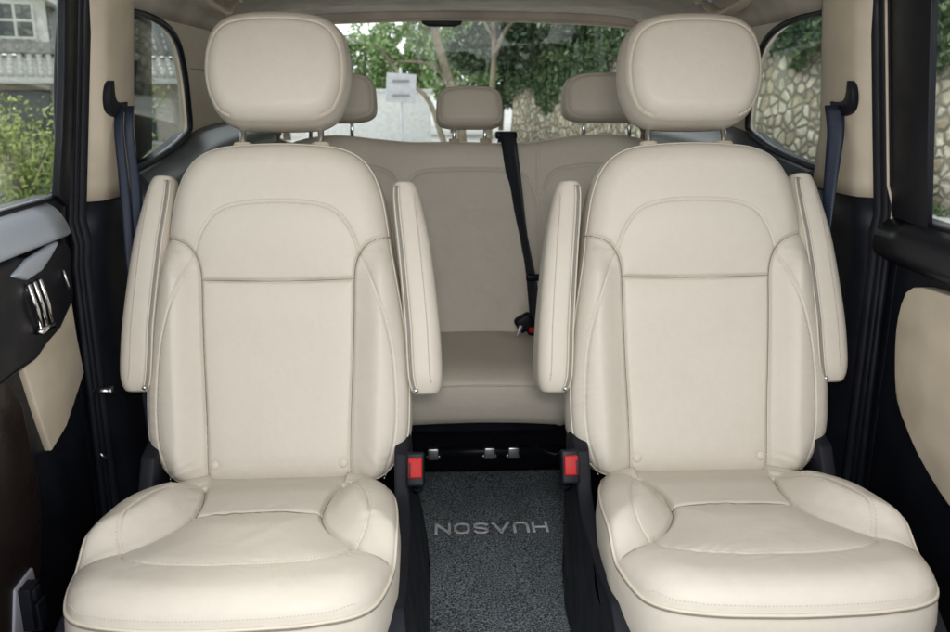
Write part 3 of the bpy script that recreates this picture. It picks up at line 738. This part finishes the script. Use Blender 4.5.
# painted door edge and latch low at the front
prism('door_edge', [(1.12, .64), (1.30, .645), (1.345, .575), (1.352, .50), (1.362, .43), (1.355, .36), (1.335, .29), (1.27, .18), (1.22, .0), (1.12, .0)], dm(-1, .018), dm(-1, -.01), M['paint'], ldoor, .006)
prism('latch_plate', [(1.23, .305), (1.292, .308), (1.296, .27), (1.235, .17), (1.18, .16)], dm(-1, .022), dm(-1, .012), M['bare'], ldoor, .003)
lt = MBuf(); lt.box((.030, 1.252-DY, .262), (.02, .035, .075)); lt.box((.034, 1.262-DY, .240), (.02, .028, .05)); lt.box((.034, 1.252-DY, .285), (.024, .02, .02)); lt.tube([(.03, 1.262-DY, .19), (.035, 1.272-DY, .19)], .004)
lt.build('latch', M['black'], ldoor, bev=.004)
k = MBuf(); k.tube([(.02, 1.62-DY, .50), (.05, 1.62-DY, .50)], .006, 12); k.tube([(.05, 1.62-DY, .50), (.054, 1.62-DY, .50)], .009, 12); k.build('striker', M['steel'], ldoor, True)
tube('lower_hook', [(.024, 1.60-DY, .375), (.03, 1.605-DY, .36), (.028, 1.612-DY, .36)], .0022, M['steel'], ldoor)

rdoor = empty('side_door', (.80, 1.3, 0), 'black side door with oval beige insert, in front of the stone wall view', 'car door')
prism('door_panel', [(.55, .835), (1.48, .842), (1.60, .845), (1.60, .55), (1.60, 0.02), (.55, .02)], dm(1, .0), dm(1, -.05), M['black'], rdoor, .006, [(1, .75)])
prism('window_frame', [(1.480, .835), (1.474, 1.0), (1.462, 1.27), (1.60, 1.27), (1.60, .84)], dm(1, .010), dm(1, -.004), M['gloss_black'], rdoor, .003)
prism('window_pane', [(.55, .82), (1.485, .835), (1.465, 1.27), (.55, 1.27)], dm(1, -.001), dm(1, -.003), M['glass'], rdoor, 0)
S = []
for y in np.linspace(.6, 1.605, 14):
    x = .80-.14*.09
    S.append([(x+.02-DX, y-DY, .842), (x-.006-DX, y-DY, .838), (x-.030-DX, y-DY, .820), (x-.038-DX, y-DY, .795), (x-.030-DX, y-DY, .770), (x+.02-DX, y-DY, .75)])
S = [[tuple(q) for q in crv(r_, 24, True)] for r_ in S]; loft('sill_trim', S, M['gloss_black'], rdoor)
tube('window_seal', [(.788-DX, y-DY, .841) for y in np.linspace(.6, 1.48, 10)], .006, M['black_soft'], rdoor, 6)
ins = crv([(1.0, .735), (1.3, .738), (1.40, .735), (1.475, .730), (1.515, .712), (1.530, .672), (1.532, .62), (1.515, .54), (1.495, .50), (1.465, .470), (1.382, .418), (1.25, .375), (1.0, .36)], 60, True)
prism('insert_panel', [tuple(p) for p in ins], lambda y, z: (.80-.022-DX, y-DY, z), lambda y, z: (.80+.004-DX, y-DY, z), M['beige'], rdoor, .010)
tube('chrome_strip', [(-.020, 1.602-DY, z) for z in (.80, .86)]+[(-(.14*(z-.75))-.014, 1.602-DY, z) for z in np.linspace(.9, 1.26, 6)], .0028, M['beige'], rdoor, 6)

# ================================================================ FLOOR, MAT
fl_ = raw('floor', [(-.82, -.5, 0), (.82, -.5, 0), (.82, 3.42, 0), (-.82, 3.42, 0)], [(0, 1, 2, 3)], M['carpet'], None, False); fl_['kind'] = 'structure'
mat_ = MBuf(); n = 40
V = []; 
mat_o = [(-.36, .9), (.36, .9), (.36, 1.3), (.36, 2.26), (-.36, 2.255), (-.36, 1.3)]
bm = bmesh.new()
nx, ny = 60, 110; g = [[bm.verts.new((-.20+(.375+.085*(j/ny)**2)*i/nx, .9+1.36*j/ny, .012+.0025*float(vn(i*.2, j*.2, 1.0)))) for i in range(nx+1)] for j in range(ny+1)]
for j in range(ny):
    for i in range(nx): bm.faces.new((g[j][i], g[j][i+1], g[j+1][i+1], g[j+1][i]))
bmesh.ops.translate(bm, verts=bm.verts, vec=(0, -1.6, 0))
mo = frombm('floor_mat', bm, M['mat'], None, True); mo.location = (0, 1.6, 0)
md = mo.modifiers.new('t', 'SOLIDIFY'); md.thickness = .008; md.offset = -1
tag(mo, 'speckled grey floor mat with white lettering in the aisle between the seats', 'floor mat')
# lettering: reads from the rear of the van
GL = {'H': [[(0, 0), (0, 1)], [(.72, 0), (.72, 1)], [(0, .5), (.72, .5)]],
      'U': [[(0, 1), (0, .3), (.06, .1), (.2, 0), (.52, 0), (.66, .1), (.72, .3), (.72, 1)]],
      'A': [[(0, 0), (.42, 1), (.84, 0)]],
      'S': [[(.68, .84), (.55, .97), (.36, 1), (.15, .97), (.03, .84), (.03, .66), (.15, .56), (.55, .46), (.68, .36), (.68, .16), (.55, .03), (.36, 0), (.15, .03), (.02, .16)]],
      'O': [[(.36, 1), (.12, .94), (0, .72), (0, .28), (.12, .06), (.36, 0), (.60, .06), (.72, .28), (.72, .72), (.60, .94), (.36, 1)]],
      'N': [[(0, 0), (0, 1), (.72, 0), (.72, 1)]]}
b = MBuf(); cw = .034; ht = .046; x = .166
for ch in 'HUASON':
    wch = .84 if ch == 'A' else .72
    for st_ in GL[ch]:
        for (ax, ay), (bx, by) in zip(st_[:-1], st_[1:]):
            p = Vector((x-ax*.046, 1.940-ay*ht-1.6, .0165)); q = Vector((x-bx*.046, 1.940-by*ht-1.6, .0165)); d = q-p
            vert = abs(d.y) > .3*abs(d.x)
            b.box((p+q)/2, (d.length+.003, .0064 if vert else .0046, .003), Matrix.Rotation(math.atan2(d.y, d.x), 4, 'Z').to_euler())
    x -= wch*.046+.0145
b.build('lettering', M['letter'], mo)

# ================================================================ SEAT BELTS
def ribbon(name, P, Wd, wid, mat, parent, th=.0016, n=40):
    P = crv(P, n); Wd = crv(Wd, n); wid = np.interp(np.linspace(0, 1, n), np.linspace(0, 1, len(wid)), wid)
    T = np.gradient(P, axis=0); T /= np.linalg.norm(T, axis=1)[:, None]; Wd /= np.linalg.norm(Wd, axis=1)[:, None]
    N = np.cross(T, Wd); N /= np.linalg.norm(N, axis=1)[:, None]; S = []
    for p, w_, nn, k in zip(P, Wd, N, wid):
        S.append([p+w_*k/2+nn*th/2, p+w_*k*.2+nn*th*.9, p-w_*k*.2+nn*th*.9, p-w_*k/2+nn*th/2, p-w_*k/2-nn*th/2, p+w_*k/2-nn*th/2])
    return loft(name, S, mat, parent)
bl = empty('seat_belt', (-.73, 1.71, 1.05), 'navy seat belt hanging as two parallel bands from the pillar beside the house-side seat', 'seat belt', 'pillar seat belts')
bl0 = np.array((-.73, 1.71, 1.05))
for k, dy in enumerate((0, .026)):
    ox = -.008+.021*k
    P = np.array([(-.706+ox*.9, 1.730, 1.046), (-.702+ox*.9, 1.700, 1.0), (-.698+ox, 1.690, .92), (-.696+ox, 1.680, .82), (-.698+ox, 1.68, .70), (-.700+ox, 1.70, .45), (-.705+ox, 1.73, .2)])-bl0
    ribbon('webbing', P, [(1, .25+.3*k, 0)]*7, [.016, .018, .019, .020, .021, .021], M['belt'], bl)
box('tongue', (.03, .05, -.24), (.012, .05, .05), M['black'], bl, .005)
br_ = empty('seat_belt', (.73, 1.79, 1.05), 'navy seat belt twisted once below its pillar guide, beside the wall-side seat', 'seat belt', 'pillar seat belts')
br0 = np.array((.73, 1.79, 1.05))
P = np.array([(.704, 1.735, 1.046), (.699, 1.705, 1.0), (.692, 1.688, .955), (.686, 1.676, .88), (.690, 1.680, .76), (.700, 1.70, .45), (.71, 1.73, .2)])-br0
ribbon('webbing', P, [(1, -.3, 0), (.8, -.6, 0), (.25, -1, 0), (-.6, -.8, 0), (-1, -.3, 0), (-1, -.1, 0), (-1, 0, 0)], [.036, .026, .016, .030, .036, .038], M['belt'], br_, n=60)
cb = empty('seat_belt', (.125, 2.60, .94), 'black centre seat belt hanging over the rear bench backrest', 'seat belt')
c0 = np.array((.125, 2.60, .94))
def onback(x, v, h=.012):
    q = fm3(np.array([x]), np.array([v]), np.array([float(rp.h(np.array([x]), np.array([v]))[0])+h]))[0]; return q+np.array([0, 2.44, 0])
P = np.array([onback(.112, .625, -.05)+np.array([0, .02, -.02]), onback(.114, .628, -.02), onback(.117, .60, .016), onback(.122, .55, .008), onback(.135, .45, .008), onback(.150, .34, .01), onback(.175, .20, .012), onback(.19, .06, .012)])-c0
ribbon('webbing', P, [(1, 0, 0)]*3+[(1, -.1, 0), (.9, -.6, 0), (.7, -.8, 0), (.8, -.6, 0), (1, -.3, 0)], [.048, .048, .047, .044, .038, .030, .034, .036], M['belt_black'], cb, n=50)
box('belt_slot', tuple(onback(.113, .612, -.03)-c0+np.array([0, .02, .012])), (.066, .05, .022), M['black'], cb, .006)
box('tongue', tuple(onback(.186, .185, .02)-c0), (.05, .016, .02), M['black'], cb, .005)

# ================================================================ OUTSIDE
def ground_mat():
    m, t, b = new_mat('pale_road', (.42, .41, .39), .9)
    v = coords(t); n = noise(t, v, 1.5, 6); n2 = noise(t, v, 60, 3)
    mx = t.nodes.new('ShaderNodeMixRGB'); mx.blend_type = 'MULTIPLY'; mx.inputs[0].default_value = .6
    t.links.new(ramp(t, n.outputs[0], [(.3, (.36, .355, .34)), (.7, (.60, .59, .57))]), mx.inputs[1]); t.links.new(ramp(t, n2.outputs[0], [(.3, (.8,)*3), (.7, (1.1,)*3)]), mx.inputs[2])
    t.links.new(mx.outputs[0], b.inputs['Base Color']); bump(t, b, n2.outputs[0], .4, .01); return m
def stone_mat():
    m, t, b = new_mat('rubble_stone', (.4, .36, .3), .9)
    v = coords(t); nz = noise(t, v, 3.2, 3)
    mx = t.nodes.new('ShaderNodeMixRGB'); mx.inputs[0].default_value = .10; t.links.new(v, mx.inputs[1]); t.links.new(nz.outputs['Color'], mx.inputs[2])
    vo = t.nodes.new('ShaderNodeTexVoronoi'); vo.feature = 'DISTANCE_TO_EDGE'; vo.inputs['Scale'].default_value = 6.2; t.links.new(mx.outputs[0], vo.inputs['Vector'])
    vc = t.nodes.new('ShaderNodeTexVoronoi'); vc.inputs['Scale'].default_value = 6.2; t.links.new(mx.outputs[0], vc.inputs['Vector'])
    sp = t.nodes.new('ShaderNodeSeparateColor'); t.links.new(vc.outputs['Color'], sp.inputs[0])
    stone = ramp(t, sp.outputs[0], [(0, (.32, .26, .18)), (.3, (.47, .40, .29)), (.6, (.54, .49, .39)), (1, (.66, .61, .50))])
    n2 = noise(t, v, 5, 9, .7); m2 = t.nodes.new('ShaderNodeMixRGB'); m2.blend_type = 'MULTIPLY'; m2.inputs[0].default_value = .8
    t.links.new(stone, m2.inputs[1]); t.links.new(ramp(t, n2.outputs[0], [(.34, (.50, .50, .42)), (.60, (1.12,)*3)]), m2.inputs[2])
    m3 = t.nodes.new('ShaderNodeMixRGB'); t.links.new(ramp(t, vo.outputs[0], [(.05, (0,)*3), (.15, (1,)*3)]), m3.inputs[0])
    m3.inputs[1].default_value = (.21, .195, .15, 1); t.links.new(m2.outputs[0], m3.inputs[2])
    t.links.new(m3.outputs[0], b.inputs['Base Color'])
    p = bump(t, b, ramp(t, vo.outputs[0], [(.0, (0,)*3), (.20, (1,)*3)]), .8, .05); bump(t, b, n2.outputs[0], .5, .02, p)
    return m
M['ground'] = ground_mat(); M['stone'] = stone_mat()
def soil(name, a, b_):
    m, t, b = new_mat(name, a, .95); v = coords(t); n = noise(t, v, 2.5, 8, .65)
    t.links.new(ramp(t, n.outputs[0], [(.35, a), (.65, b_)]), b.inputs['Base Color']); bump(t, b, n.outputs[0], 1, .1); return m
M['hill'] = soil('earth_bank', (.020, .028, .014), (.075, .06, .04))
M['verge'] = soil('rough_verge', (.10, .12, .06), (.26, .24, .18))
M['bark'] = soil('pale_bark', (.13, .105, .075), (.32, .275, .20)); M['bark_dark'] = soil('dark_bark', (.08, .06, .04), (.2, .16, .11))
M['leaf_dark'] = leafmat('dark_leaves', (.012, .032, .012), (.045, .090, .040), (.24, .31, .21))
M['leaf_ivy'] = leafmat('ivy_leaves', (.020, .052, .018), (.070, .13, .050), (.18, .25, .12))
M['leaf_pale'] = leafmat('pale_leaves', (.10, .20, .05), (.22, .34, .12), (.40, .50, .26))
M['leaf_bush'] = leafmat('spring_leaves', (.16, .22, .06), (.34, .44, .10), (.56, .60, .22))
gz = -.42
g_ = raw('ground', [(-120, -60, gz), (120, -60, gz), (120, 260, gz), (-120, 260, gz)], [(0, 1, 2, 3)], M['ground'], None, False); g_['kind'] = 'structure'
wl_ = crv([(8.6, -2), (8.0, 2), (7.2, 6), (6.3, 9.5), (5.3, 13), (4.2, 17), (3.0, 21), (1.9, 24.5)], 80)
wn = np.gradient(wl_, axis=0); wn /= np.linalg.norm(wn, axis=1)[:, None]; wn = np.stack([wn[:, 1], -wn[:, 0]], 1)
S = []
for i, (p, nn) in enumerate(zip(wl_, wn)):
    top = 1.9+.25*math.sin(i*.35)+.12*math.sin(i*1.1)
    S.append([(p[0], p[1], gz-.1), (p[0]+nn[0]*.12, p[1]+nn[1]*.12, gz+1.2), (p[0]+nn[0]*.25, p[1]+nn[1]*.25, top), (p[0]+nn[0]*.8, p[1]+nn[1]*.8, top+.05), (p[0]+nn[0]*.9, p[1]+nn[1]*.9, gz-.1)])
sw = loft('stone_wall', S, M['stone']); tag(sw, 'rough rubble retaining wall of tan stones curving along the road outside', 'wall')
# bank above the wall
nb = 60; S = []
for i in range(0, 80, 2):
    p, nn = wl_[i], wn[i]; row = []
    for k in range(12):
        d = .55+k*k*.11; z = 1.85+.2*math.sin(i*.35)+k*.52+.5*float(vn(np.array(i*.13), np.array(k*.6), 1.))
        row.append((p[0]+nn[0]*d, p[1]+nn[1]*d+(.4*d if i > 60 else 0), z))
    S.append(row)
hb = loft('hillside', S, M['hill'], closed=False); hb['kind'] = 'structure'
def leaves(name, P, size, mat, parent=None, flat=.0):
    P = np.asarray(P); n = len(P); sz = size*(.6+.8*rng.random(n))[:, None]
    a = rng.normal(size=(n, 3)); a /= np.linalg.norm(a, axis=1)[:, None]; b = rng.normal(size=(n, 3)); b[:, 2] += flat
    b = np.cross(a, b); b /= np.linalg.norm(b, axis=1)[:, None]+1e-9; c = np.cross(a, b)
    V = np.stack([P-a*sz, P+b*sz*.45+c*sz*.12, P+a*sz, P-b*sz*.45+c*sz*.12], 1).reshape(-1, 3)
    return raw(name, V, np.arange(4*n).reshape(-1, 4), mat, parent, False)
def blob(c, r, n, shell=.55):
    d = rng.normal(size=(n, 3)); d /= np.linalg.norm(d, axis=1)[:, None]; rr = shell+(1-shell)*rng.random(n)**.6
    return np.array(c)+d*rr[:, None]*np.array(r)
# ivy over the bank and hanging down the wall
P = []
for i in range(80):
    p, nn = wl_[i], wn[i]
    if p[1] < 3: continue
    m_ = 1500 if p[1] < 14 else 1100
    k = rng.random(m_)*9; d = .45+k*k*.11; z = 1.9+.2*math.sin(i*.35)+k*.52
    j = rng.normal(size=(m_, 3))*np.array([.28, .28, .22])
    P.append(np.stack([p[0]+nn[0]*d, np.full(m_, p[1])+nn[1]*d+rng.random(m_)*.5, z], 1)+j)
    hang = max(.12, .30+.28*math.sin(i*.9)+.25*math.sin(i*.37)+(.45 if p[1] > 15.5 else 0)+(.25 if 12.8 < p[1] < 15 else 0)+(.35 if p[1] > 19 else 0))
    h_ = int(260*hang)
    if h_: P.append(np.stack([np.full(h_, p[0])-nn[0]*.06+rng.random(h_)*.1, np.full(h_, p[1])+rng.random(h_)*.5, 2.05-hang*rng.random(h_)**1.3], 1))
iv = leaves('ivy', np.vstack(P), .075, M['leaf_ivy'], None); iv['kind'] = 'stuff'; tag(iv, 'dark green ivy and scrub spilling over the stone retaining wall', 'ivy')
P = np.stack([rng.random(9000)*0+0+np.repeat(wl_[10:70, 0], 150)-.25*rng.random(9000)-.05, np.repeat(wl_[10:70, 1], 150)+.4*rng.random(9000), gz+.02+.07*rng.random(9000)**2], 1)
o = leaves('verge_weeds', P, .035, M['leaf_ivy']); o['kind'] = 'stuff'
# trees
def tree(loc, label, trunk, crown, mat, bark, leafsize, kind='tree'):
    t = empty(kind, loc, label, 'tree', 'trees behind the van'); b = MBuf()
    for P, r0, r1 in trunk:
        P = crv(P, 14); b.tube(P, np.linspace(r0, r1, 14), 8)
    b.build('trunk', M[bark], t, True)
    L = np.vstack([blob(c, r, n) for c, r, n in crown])
    leaves('crown', L, leafsize, M[mat], t)
    return t
tree((-.35, 17, gz), 'pale forked tree trunk leaning left behind the middle rear headrest',
     [([(.75, 0, 0), (.68, 0, .8), (.45, 0, 1.7), (.15, 0, 2.8), (-.1, 0, 4.5)], .10, .06), ([(.5, 0, 0), (.28, 0, .7), (.05, 0, 1.3), (-.45, .1, 1.75), (-.9, .1, 2.3)], .07, .02), ([(.55, 0, 1.4), (.2, .1, 1.9), (-.4, .2, 2.0), (-.75, .2, 1.95)], .045, .012), ([(.15, 0, 2.8), (-.5, 0, 3.2), (-1, 0, 4)], .04, .015)],
     [((-.2, .3, 5.0), (1.6, 1, 1.0), 2500), ((-.9, .5, 3.9), (.9, .7, .45), 380), ((-1.1, .3, 2.5), (.4, .3, .25), 90)], 'leaf_pale', 'bark', .07)
tree((1.0, 19, gz), 'slender pale tree with bare spreading branches left of the dark foliage',
     [([(0, 0, 0), (.03, 0, 1), (.12, 0, 2.2), (.1, 0, 2.9), (.3, 0, 4.5)], .075, .03), ([(.1, 0, 2.1), (.35, -.1, 2.7), (.75, -.1, 3.0), (1.3, -.1, 3.15), (1.9, 0, 3.05)], .05, .012), ([(.1, 0, 2.5), (-.2, 0, 3.1), (-.35, 0, 3.9)], .035, .01), ([(.5, -.1, 2.85), (.7, -.1, 3.4), (1.1, -.1, 3.8)], .03, .01)],
     [((.2, .6, 4.8), (1.6, 1, .9), 2600), ((.9, .8, 3.6), (.9, .6, .4), 420)], 'leaf_dark', 'bark', .07)
dk = [(2.7, 23.5, 3.4, 1.9, 'dense dark evergreen behind the rear window centre'), (4.9, 21.5, 3.9, 2.2, 'dense dark evergreen above the stone wall, right of centre'), (6.8, 19.5, 4.2, 2.2, 'dense dark evergreen high on the bank behind the wall-side headrest')]
for i, (x, y, z, r, lab) in enumerate(dk):
    cr = [((0, 0, z), (r, r*.7, r*.85), 9000)]+[((rng.uniform(-r, r), rng.uniform(-1.2, .2), z+rng.uniform(-r*.6, r*.8)), (r*.42, r*.4, r*.3), 1600) for _ in range(7)]
    tree((x, y, gz), lab, [([(0, 0, 0), (.1, 0, 1.2), (-.1, 0, z)], .16, .07), ([(0, 0, 1.0), (.6, 0, 1.9), (.9, 0, z)], .09, .03)], cr, 'leaf_dark', 'bark_dark', .10)
tree((-6.2, 33, gz), 'pale green airy tree far off behind the house-side headrest', [([(0, 0, 0), (.1, 0, 2), (-.1, 0, 4.5)], .16, .06)],
     [((0, 0, 4.3), (1.9, 1.5, 2.0), 5200), ((-1.2, 0, 3), (1.2, 1, 1), 2200), ((1, 0, 2.2), (1.3, 1, .9), 2200)], 'leaf_pale', 'bark', .11)
tree((-3.2, 36, gz), 'low pale green tree far off to the left of the forked trunk', [([(0, 0, 0), (.1, 0, 1.5), (.2, 0, 3)], .14, .05)],
     [((0, 0, 2.5), (1.8, 1.2, 1.1), 4200), ((-1.4, 0, 2.6), (1.1, 1, 1.2), 2200), ((1.1, 0, 3.6), (.7, .7, .5), 600)], 'leaf_pale', 'bark', .10)
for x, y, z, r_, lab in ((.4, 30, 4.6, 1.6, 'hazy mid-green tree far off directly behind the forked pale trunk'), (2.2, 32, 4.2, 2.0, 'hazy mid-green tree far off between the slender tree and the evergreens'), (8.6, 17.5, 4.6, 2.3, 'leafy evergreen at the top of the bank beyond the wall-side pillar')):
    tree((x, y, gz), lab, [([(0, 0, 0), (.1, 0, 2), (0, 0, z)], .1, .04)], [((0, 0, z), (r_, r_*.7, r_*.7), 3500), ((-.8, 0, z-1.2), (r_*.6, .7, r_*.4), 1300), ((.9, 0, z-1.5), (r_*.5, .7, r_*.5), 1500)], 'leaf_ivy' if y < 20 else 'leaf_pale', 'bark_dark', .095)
for x, y, z, r_, lab in ((-1.3, 29, 1.7, 1.0, 'rounded pale green shrub behind the square sign'), (.6, 27.5, 1.9, 1.15, 'rounded pale green shrub directly behind the middle rear headrest'), (2.3, 28.5, 1.9, 1.2, 'rounded green shrub at the end of the stone wall')):
    tree((x, y, gz), lab, [([(0, 0, 0), (.1, 0, .8), (0, 0, z)], .06, .02), ([(0, 0, .1), (.3, 0, .9), (.5, 0, z+.3)], .04, .015)], [((0, 0, z), (r_, r_*.7, r_*.9), 4200), ((-.5, 0, z+.7), (r_*.5, .6, r_*.6), 1300), ((.6, 0, z+.9), (r_*.5, .6, r_*.7), 1500)], 'leaf_pale' if x < 1 else 'leaf_ivy', 'bark', .085, 'shrub')
tree((-4.6, 26, gz), 'mid green tree beside the house-side headrest', [([(0, 0, 0), (.0, 0, 2), (.1, 0, 5)], .12, .05)],
     [((0, 0, 3.6), (.8, .8, 1.9), 4200), ((-.3, 0, 5), (1.3, .9, .9), 2500)], 'leaf_ivy', 'bark_dark', .08)
# sign seen from behind
sg = empty('road_sign', (-.62, 12.5, gz), 'square grey road sign seen from the back on a thin pole', 'sign')
M['sign_grey'] = plastic('sign_grey', (.5, .5, .52), .5, .03)
tube('pole', [(0, .03, 0), (0, .03, 1.78)], .02, M['sign_grey'], sg, 10)
sp_ = box('sign_panel', (.0, 0, 1.50), (.42, .012, .40), M['sign_grey'], sg, .004, Matrix.Rotation(R(4), 4, 'Y').to_euler())
for z in (1.60, 1.40): box('bracket', (0, -.02, z), (.24, .02, .03), M['zip'], sp_, .003)
# white parked wall strip further down the road
b = MBuf(); b.box((0, 0, .70), (3.4, .25, 1.4)); b.box((0, 0, 1.44), (3.5, .33, .08)); o = b.build('garden_wall', plastic('white_render', (.78, .78, .76), .8, .1), None, bev=.01)
o.location = (-2.0, 24, gz); tag(o, 'white rendered garden wall across the road behind the square sign', 'wall')
# house on the left
M['tile'] = plastic('grey_roof_tile', (.30, .30, .29), .7, .3); M['tile_light'] = plastic('pale_roof_tile', (.55, .54, .51), .75, .3)
M['house'] = plastic('grey_boards', (.54, .48, .42), .8, .3); M['whitep'] = plastic('white_timber', (.66, .66, .63), .6, .1); M['darkwin'] = plastic('dark_panes', (.05, .07, .08), .2, .02)
hs = empty('house', (-12.8, 24, gz-.45), 'grey tile-roofed house with a white gabled dormer, outside the house-side door window', 'house')
hs.rotation_euler = (0, 0, R(24))
b = MBuf(); b.box((0, 2.6, 1.2), (13, 5, 2.6)); wl2 = b.build('wall', M['house'], hs)
def roof_rows(x0, x1, y0, z0, y1, z1, rows, pitch, r_):
    b = MBuf(); n = int((x1-x0)/pitch)
    for i in range(n):
        x = x0+(i+.5)*pitch
        for k in range(rows):
            t0, t1 = k/rows, (k+1.12)/rows
            p = np.array([x, y0+(y1-y0)*t0, z0+(z1-z0)*t0+.02]); q = np.array([x, y0+(y1-y0)*t1, z0+(z1-z0)*t1-.01]); b.tube([p, q], r_, 6)
    L = math.hypot(y1-y0, z1-z0); b.box(((x0+x1)/2, (y0+y1)/2, (z0+z1)/2-.06), (x1-x0, L, .08), Matrix.Rotation(math.atan2(z1-z0, y1-y0), 4, 'X').to_euler())
    return b
roof_rows(-6.8, 6.8, -.75, 2.25, .35, 2.85, 5, .24, .075).build('eaves_roof', M['tile_light'], hs, True)
roof_rows(-6.8, 6.8, .2, 2.95, 4.2, 5.6, 14, .30, .04).build('main_roof', M['tile'], hs, True)
box('eaves_board', (0, -.78, 2.14), (13.6, .06, .14), M['whitep'], hs, .01)
for xd in (1.48,):
    dmr = MBuf(); dmr.box((xd, 1.4, 3.75), (1.6, 1.6, 1.2)); d_ = dmr.build('dormer', M['whitep'], hs)
    b = MBuf()
    for k in (-1, 1): b.box((xd+k*.52, 1.2, 4.55), (1.35, 2.1, .09), Matrix.Rotation(R(-k*-32)*1, 4, 'Y').to_euler())
    b.build('dormer_roof', M['whitep'], d_)
    raw('gable', [(xd-.8, .59, 4.3), (xd+.8, .59, 4.3), (xd, .59, 4.82), (xd-.8, .70, 4.3), (xd+.8, .70, 4.3), (xd, .70, 4.82)], [(0, 1, 2), (3, 5, 4), (0, 3, 4, 1), (1, 4, 5, 2), (2, 5, 3, 0)], M['house'], d_, False)
    wdw = box('window', (xd, .57, 3.75), (.92, .05, .92), M['darkwin'], d_, .005)
    b = MBuf()
    for dx in (-.46, 0, .46): b.box((xd+dx, .53, 3.75), (.07, .05, .98))
    for dz in (-.46, 0, .46): b.box((xd, .531, 3.75+dz), (.98, .05, .07))
    b.build('window_frame', M['whitep'], wdw)
for xd in (-3.6, -1.4, 1.5, 4.2): box('doorway', (xd, .08, .95), (1.3, .06, 1.9), M['darkwin'], hs, .01)
# bushes
def bush(loc, label, h, r, n, mat='leaf_bush'):
    t = empty('bush', loc, label, 'bush', 'bushes outside the side windows'); b = MBuf(); P = []
    for k in range(26):
        a = rng.uniform(0, 6.28); rr = rng.uniform(.2, 1)*r; tip = np.array([rr*math.cos(a), rr*math.sin(a), h*rng.uniform(.55, 1)])
        pts = crv([(0, 0, 0), tip*np.array([.35, .35, .5]), tip], 8); b.tube(pts, np.linspace(.018, .004, 8), 5)
        q = pts[rng.integers(2, 8, n//26)]+rng.normal(size=(n//26, 3))*.11; P.append(q)
    b.build('stem', M['bark_dark'], t, True); leaves('foliage', np.vstack(P), .035, M[mat], t)
bush((-5.0, 10.3, gz), 'twiggy yellow-green bush in front of the tiled house', 1.45, .9, 2600)
bush((-6.6, 12.0, gz), 'smaller yellow-green bush by the dark doorway of the tiled house', 1.15, .9, 1800)
bush((-5.1, 13.6, gz), 'yellow-green bush seen through the small rear side window', 1.5, .9, 2600)
vg = raw('verge', [(-14, 9.0, gz+.02), (-3.0, 9.4, gz+.02), (-4.2, 24, gz+.02), (-26, 24, gz+.02)], [(0, 1, 2, 3)], M['verge'], None, False); vg['kind'] = 'structure'
P = np.stack([-14+10.5*rng.random(16000), 9.2+5*rng.random(16000), gz+.03+.12*rng.random(16000)], 1)
o = leaves('grass', P, .045, M['leaf_ivy']); o['kind'] = 'stuff'
far = [(-16, 38, 5.5, 3.4), (-22, 36, 6.5, 3.6), (-11, 40, 5.5, 3.0)]
for i, (x, y, z, r) in enumerate(far):
    tree((x, y, gz), ['dark tree behind the tiled roof, nearest the pillar', 'dark tree behind the dormer of the tiled house', 'dark tree between the tiled house and the rear side window'][i],
         [([(0, 0, 0), (0, 0, 3), (.1, 0, z)], .2, .08)], [((0, 0, z), (r, r, r*.9), 5000), ((1, 0, z-2), (r*.7, r, r*.6), 2500)], 'leaf_ivy', 'bark_dark', .13)
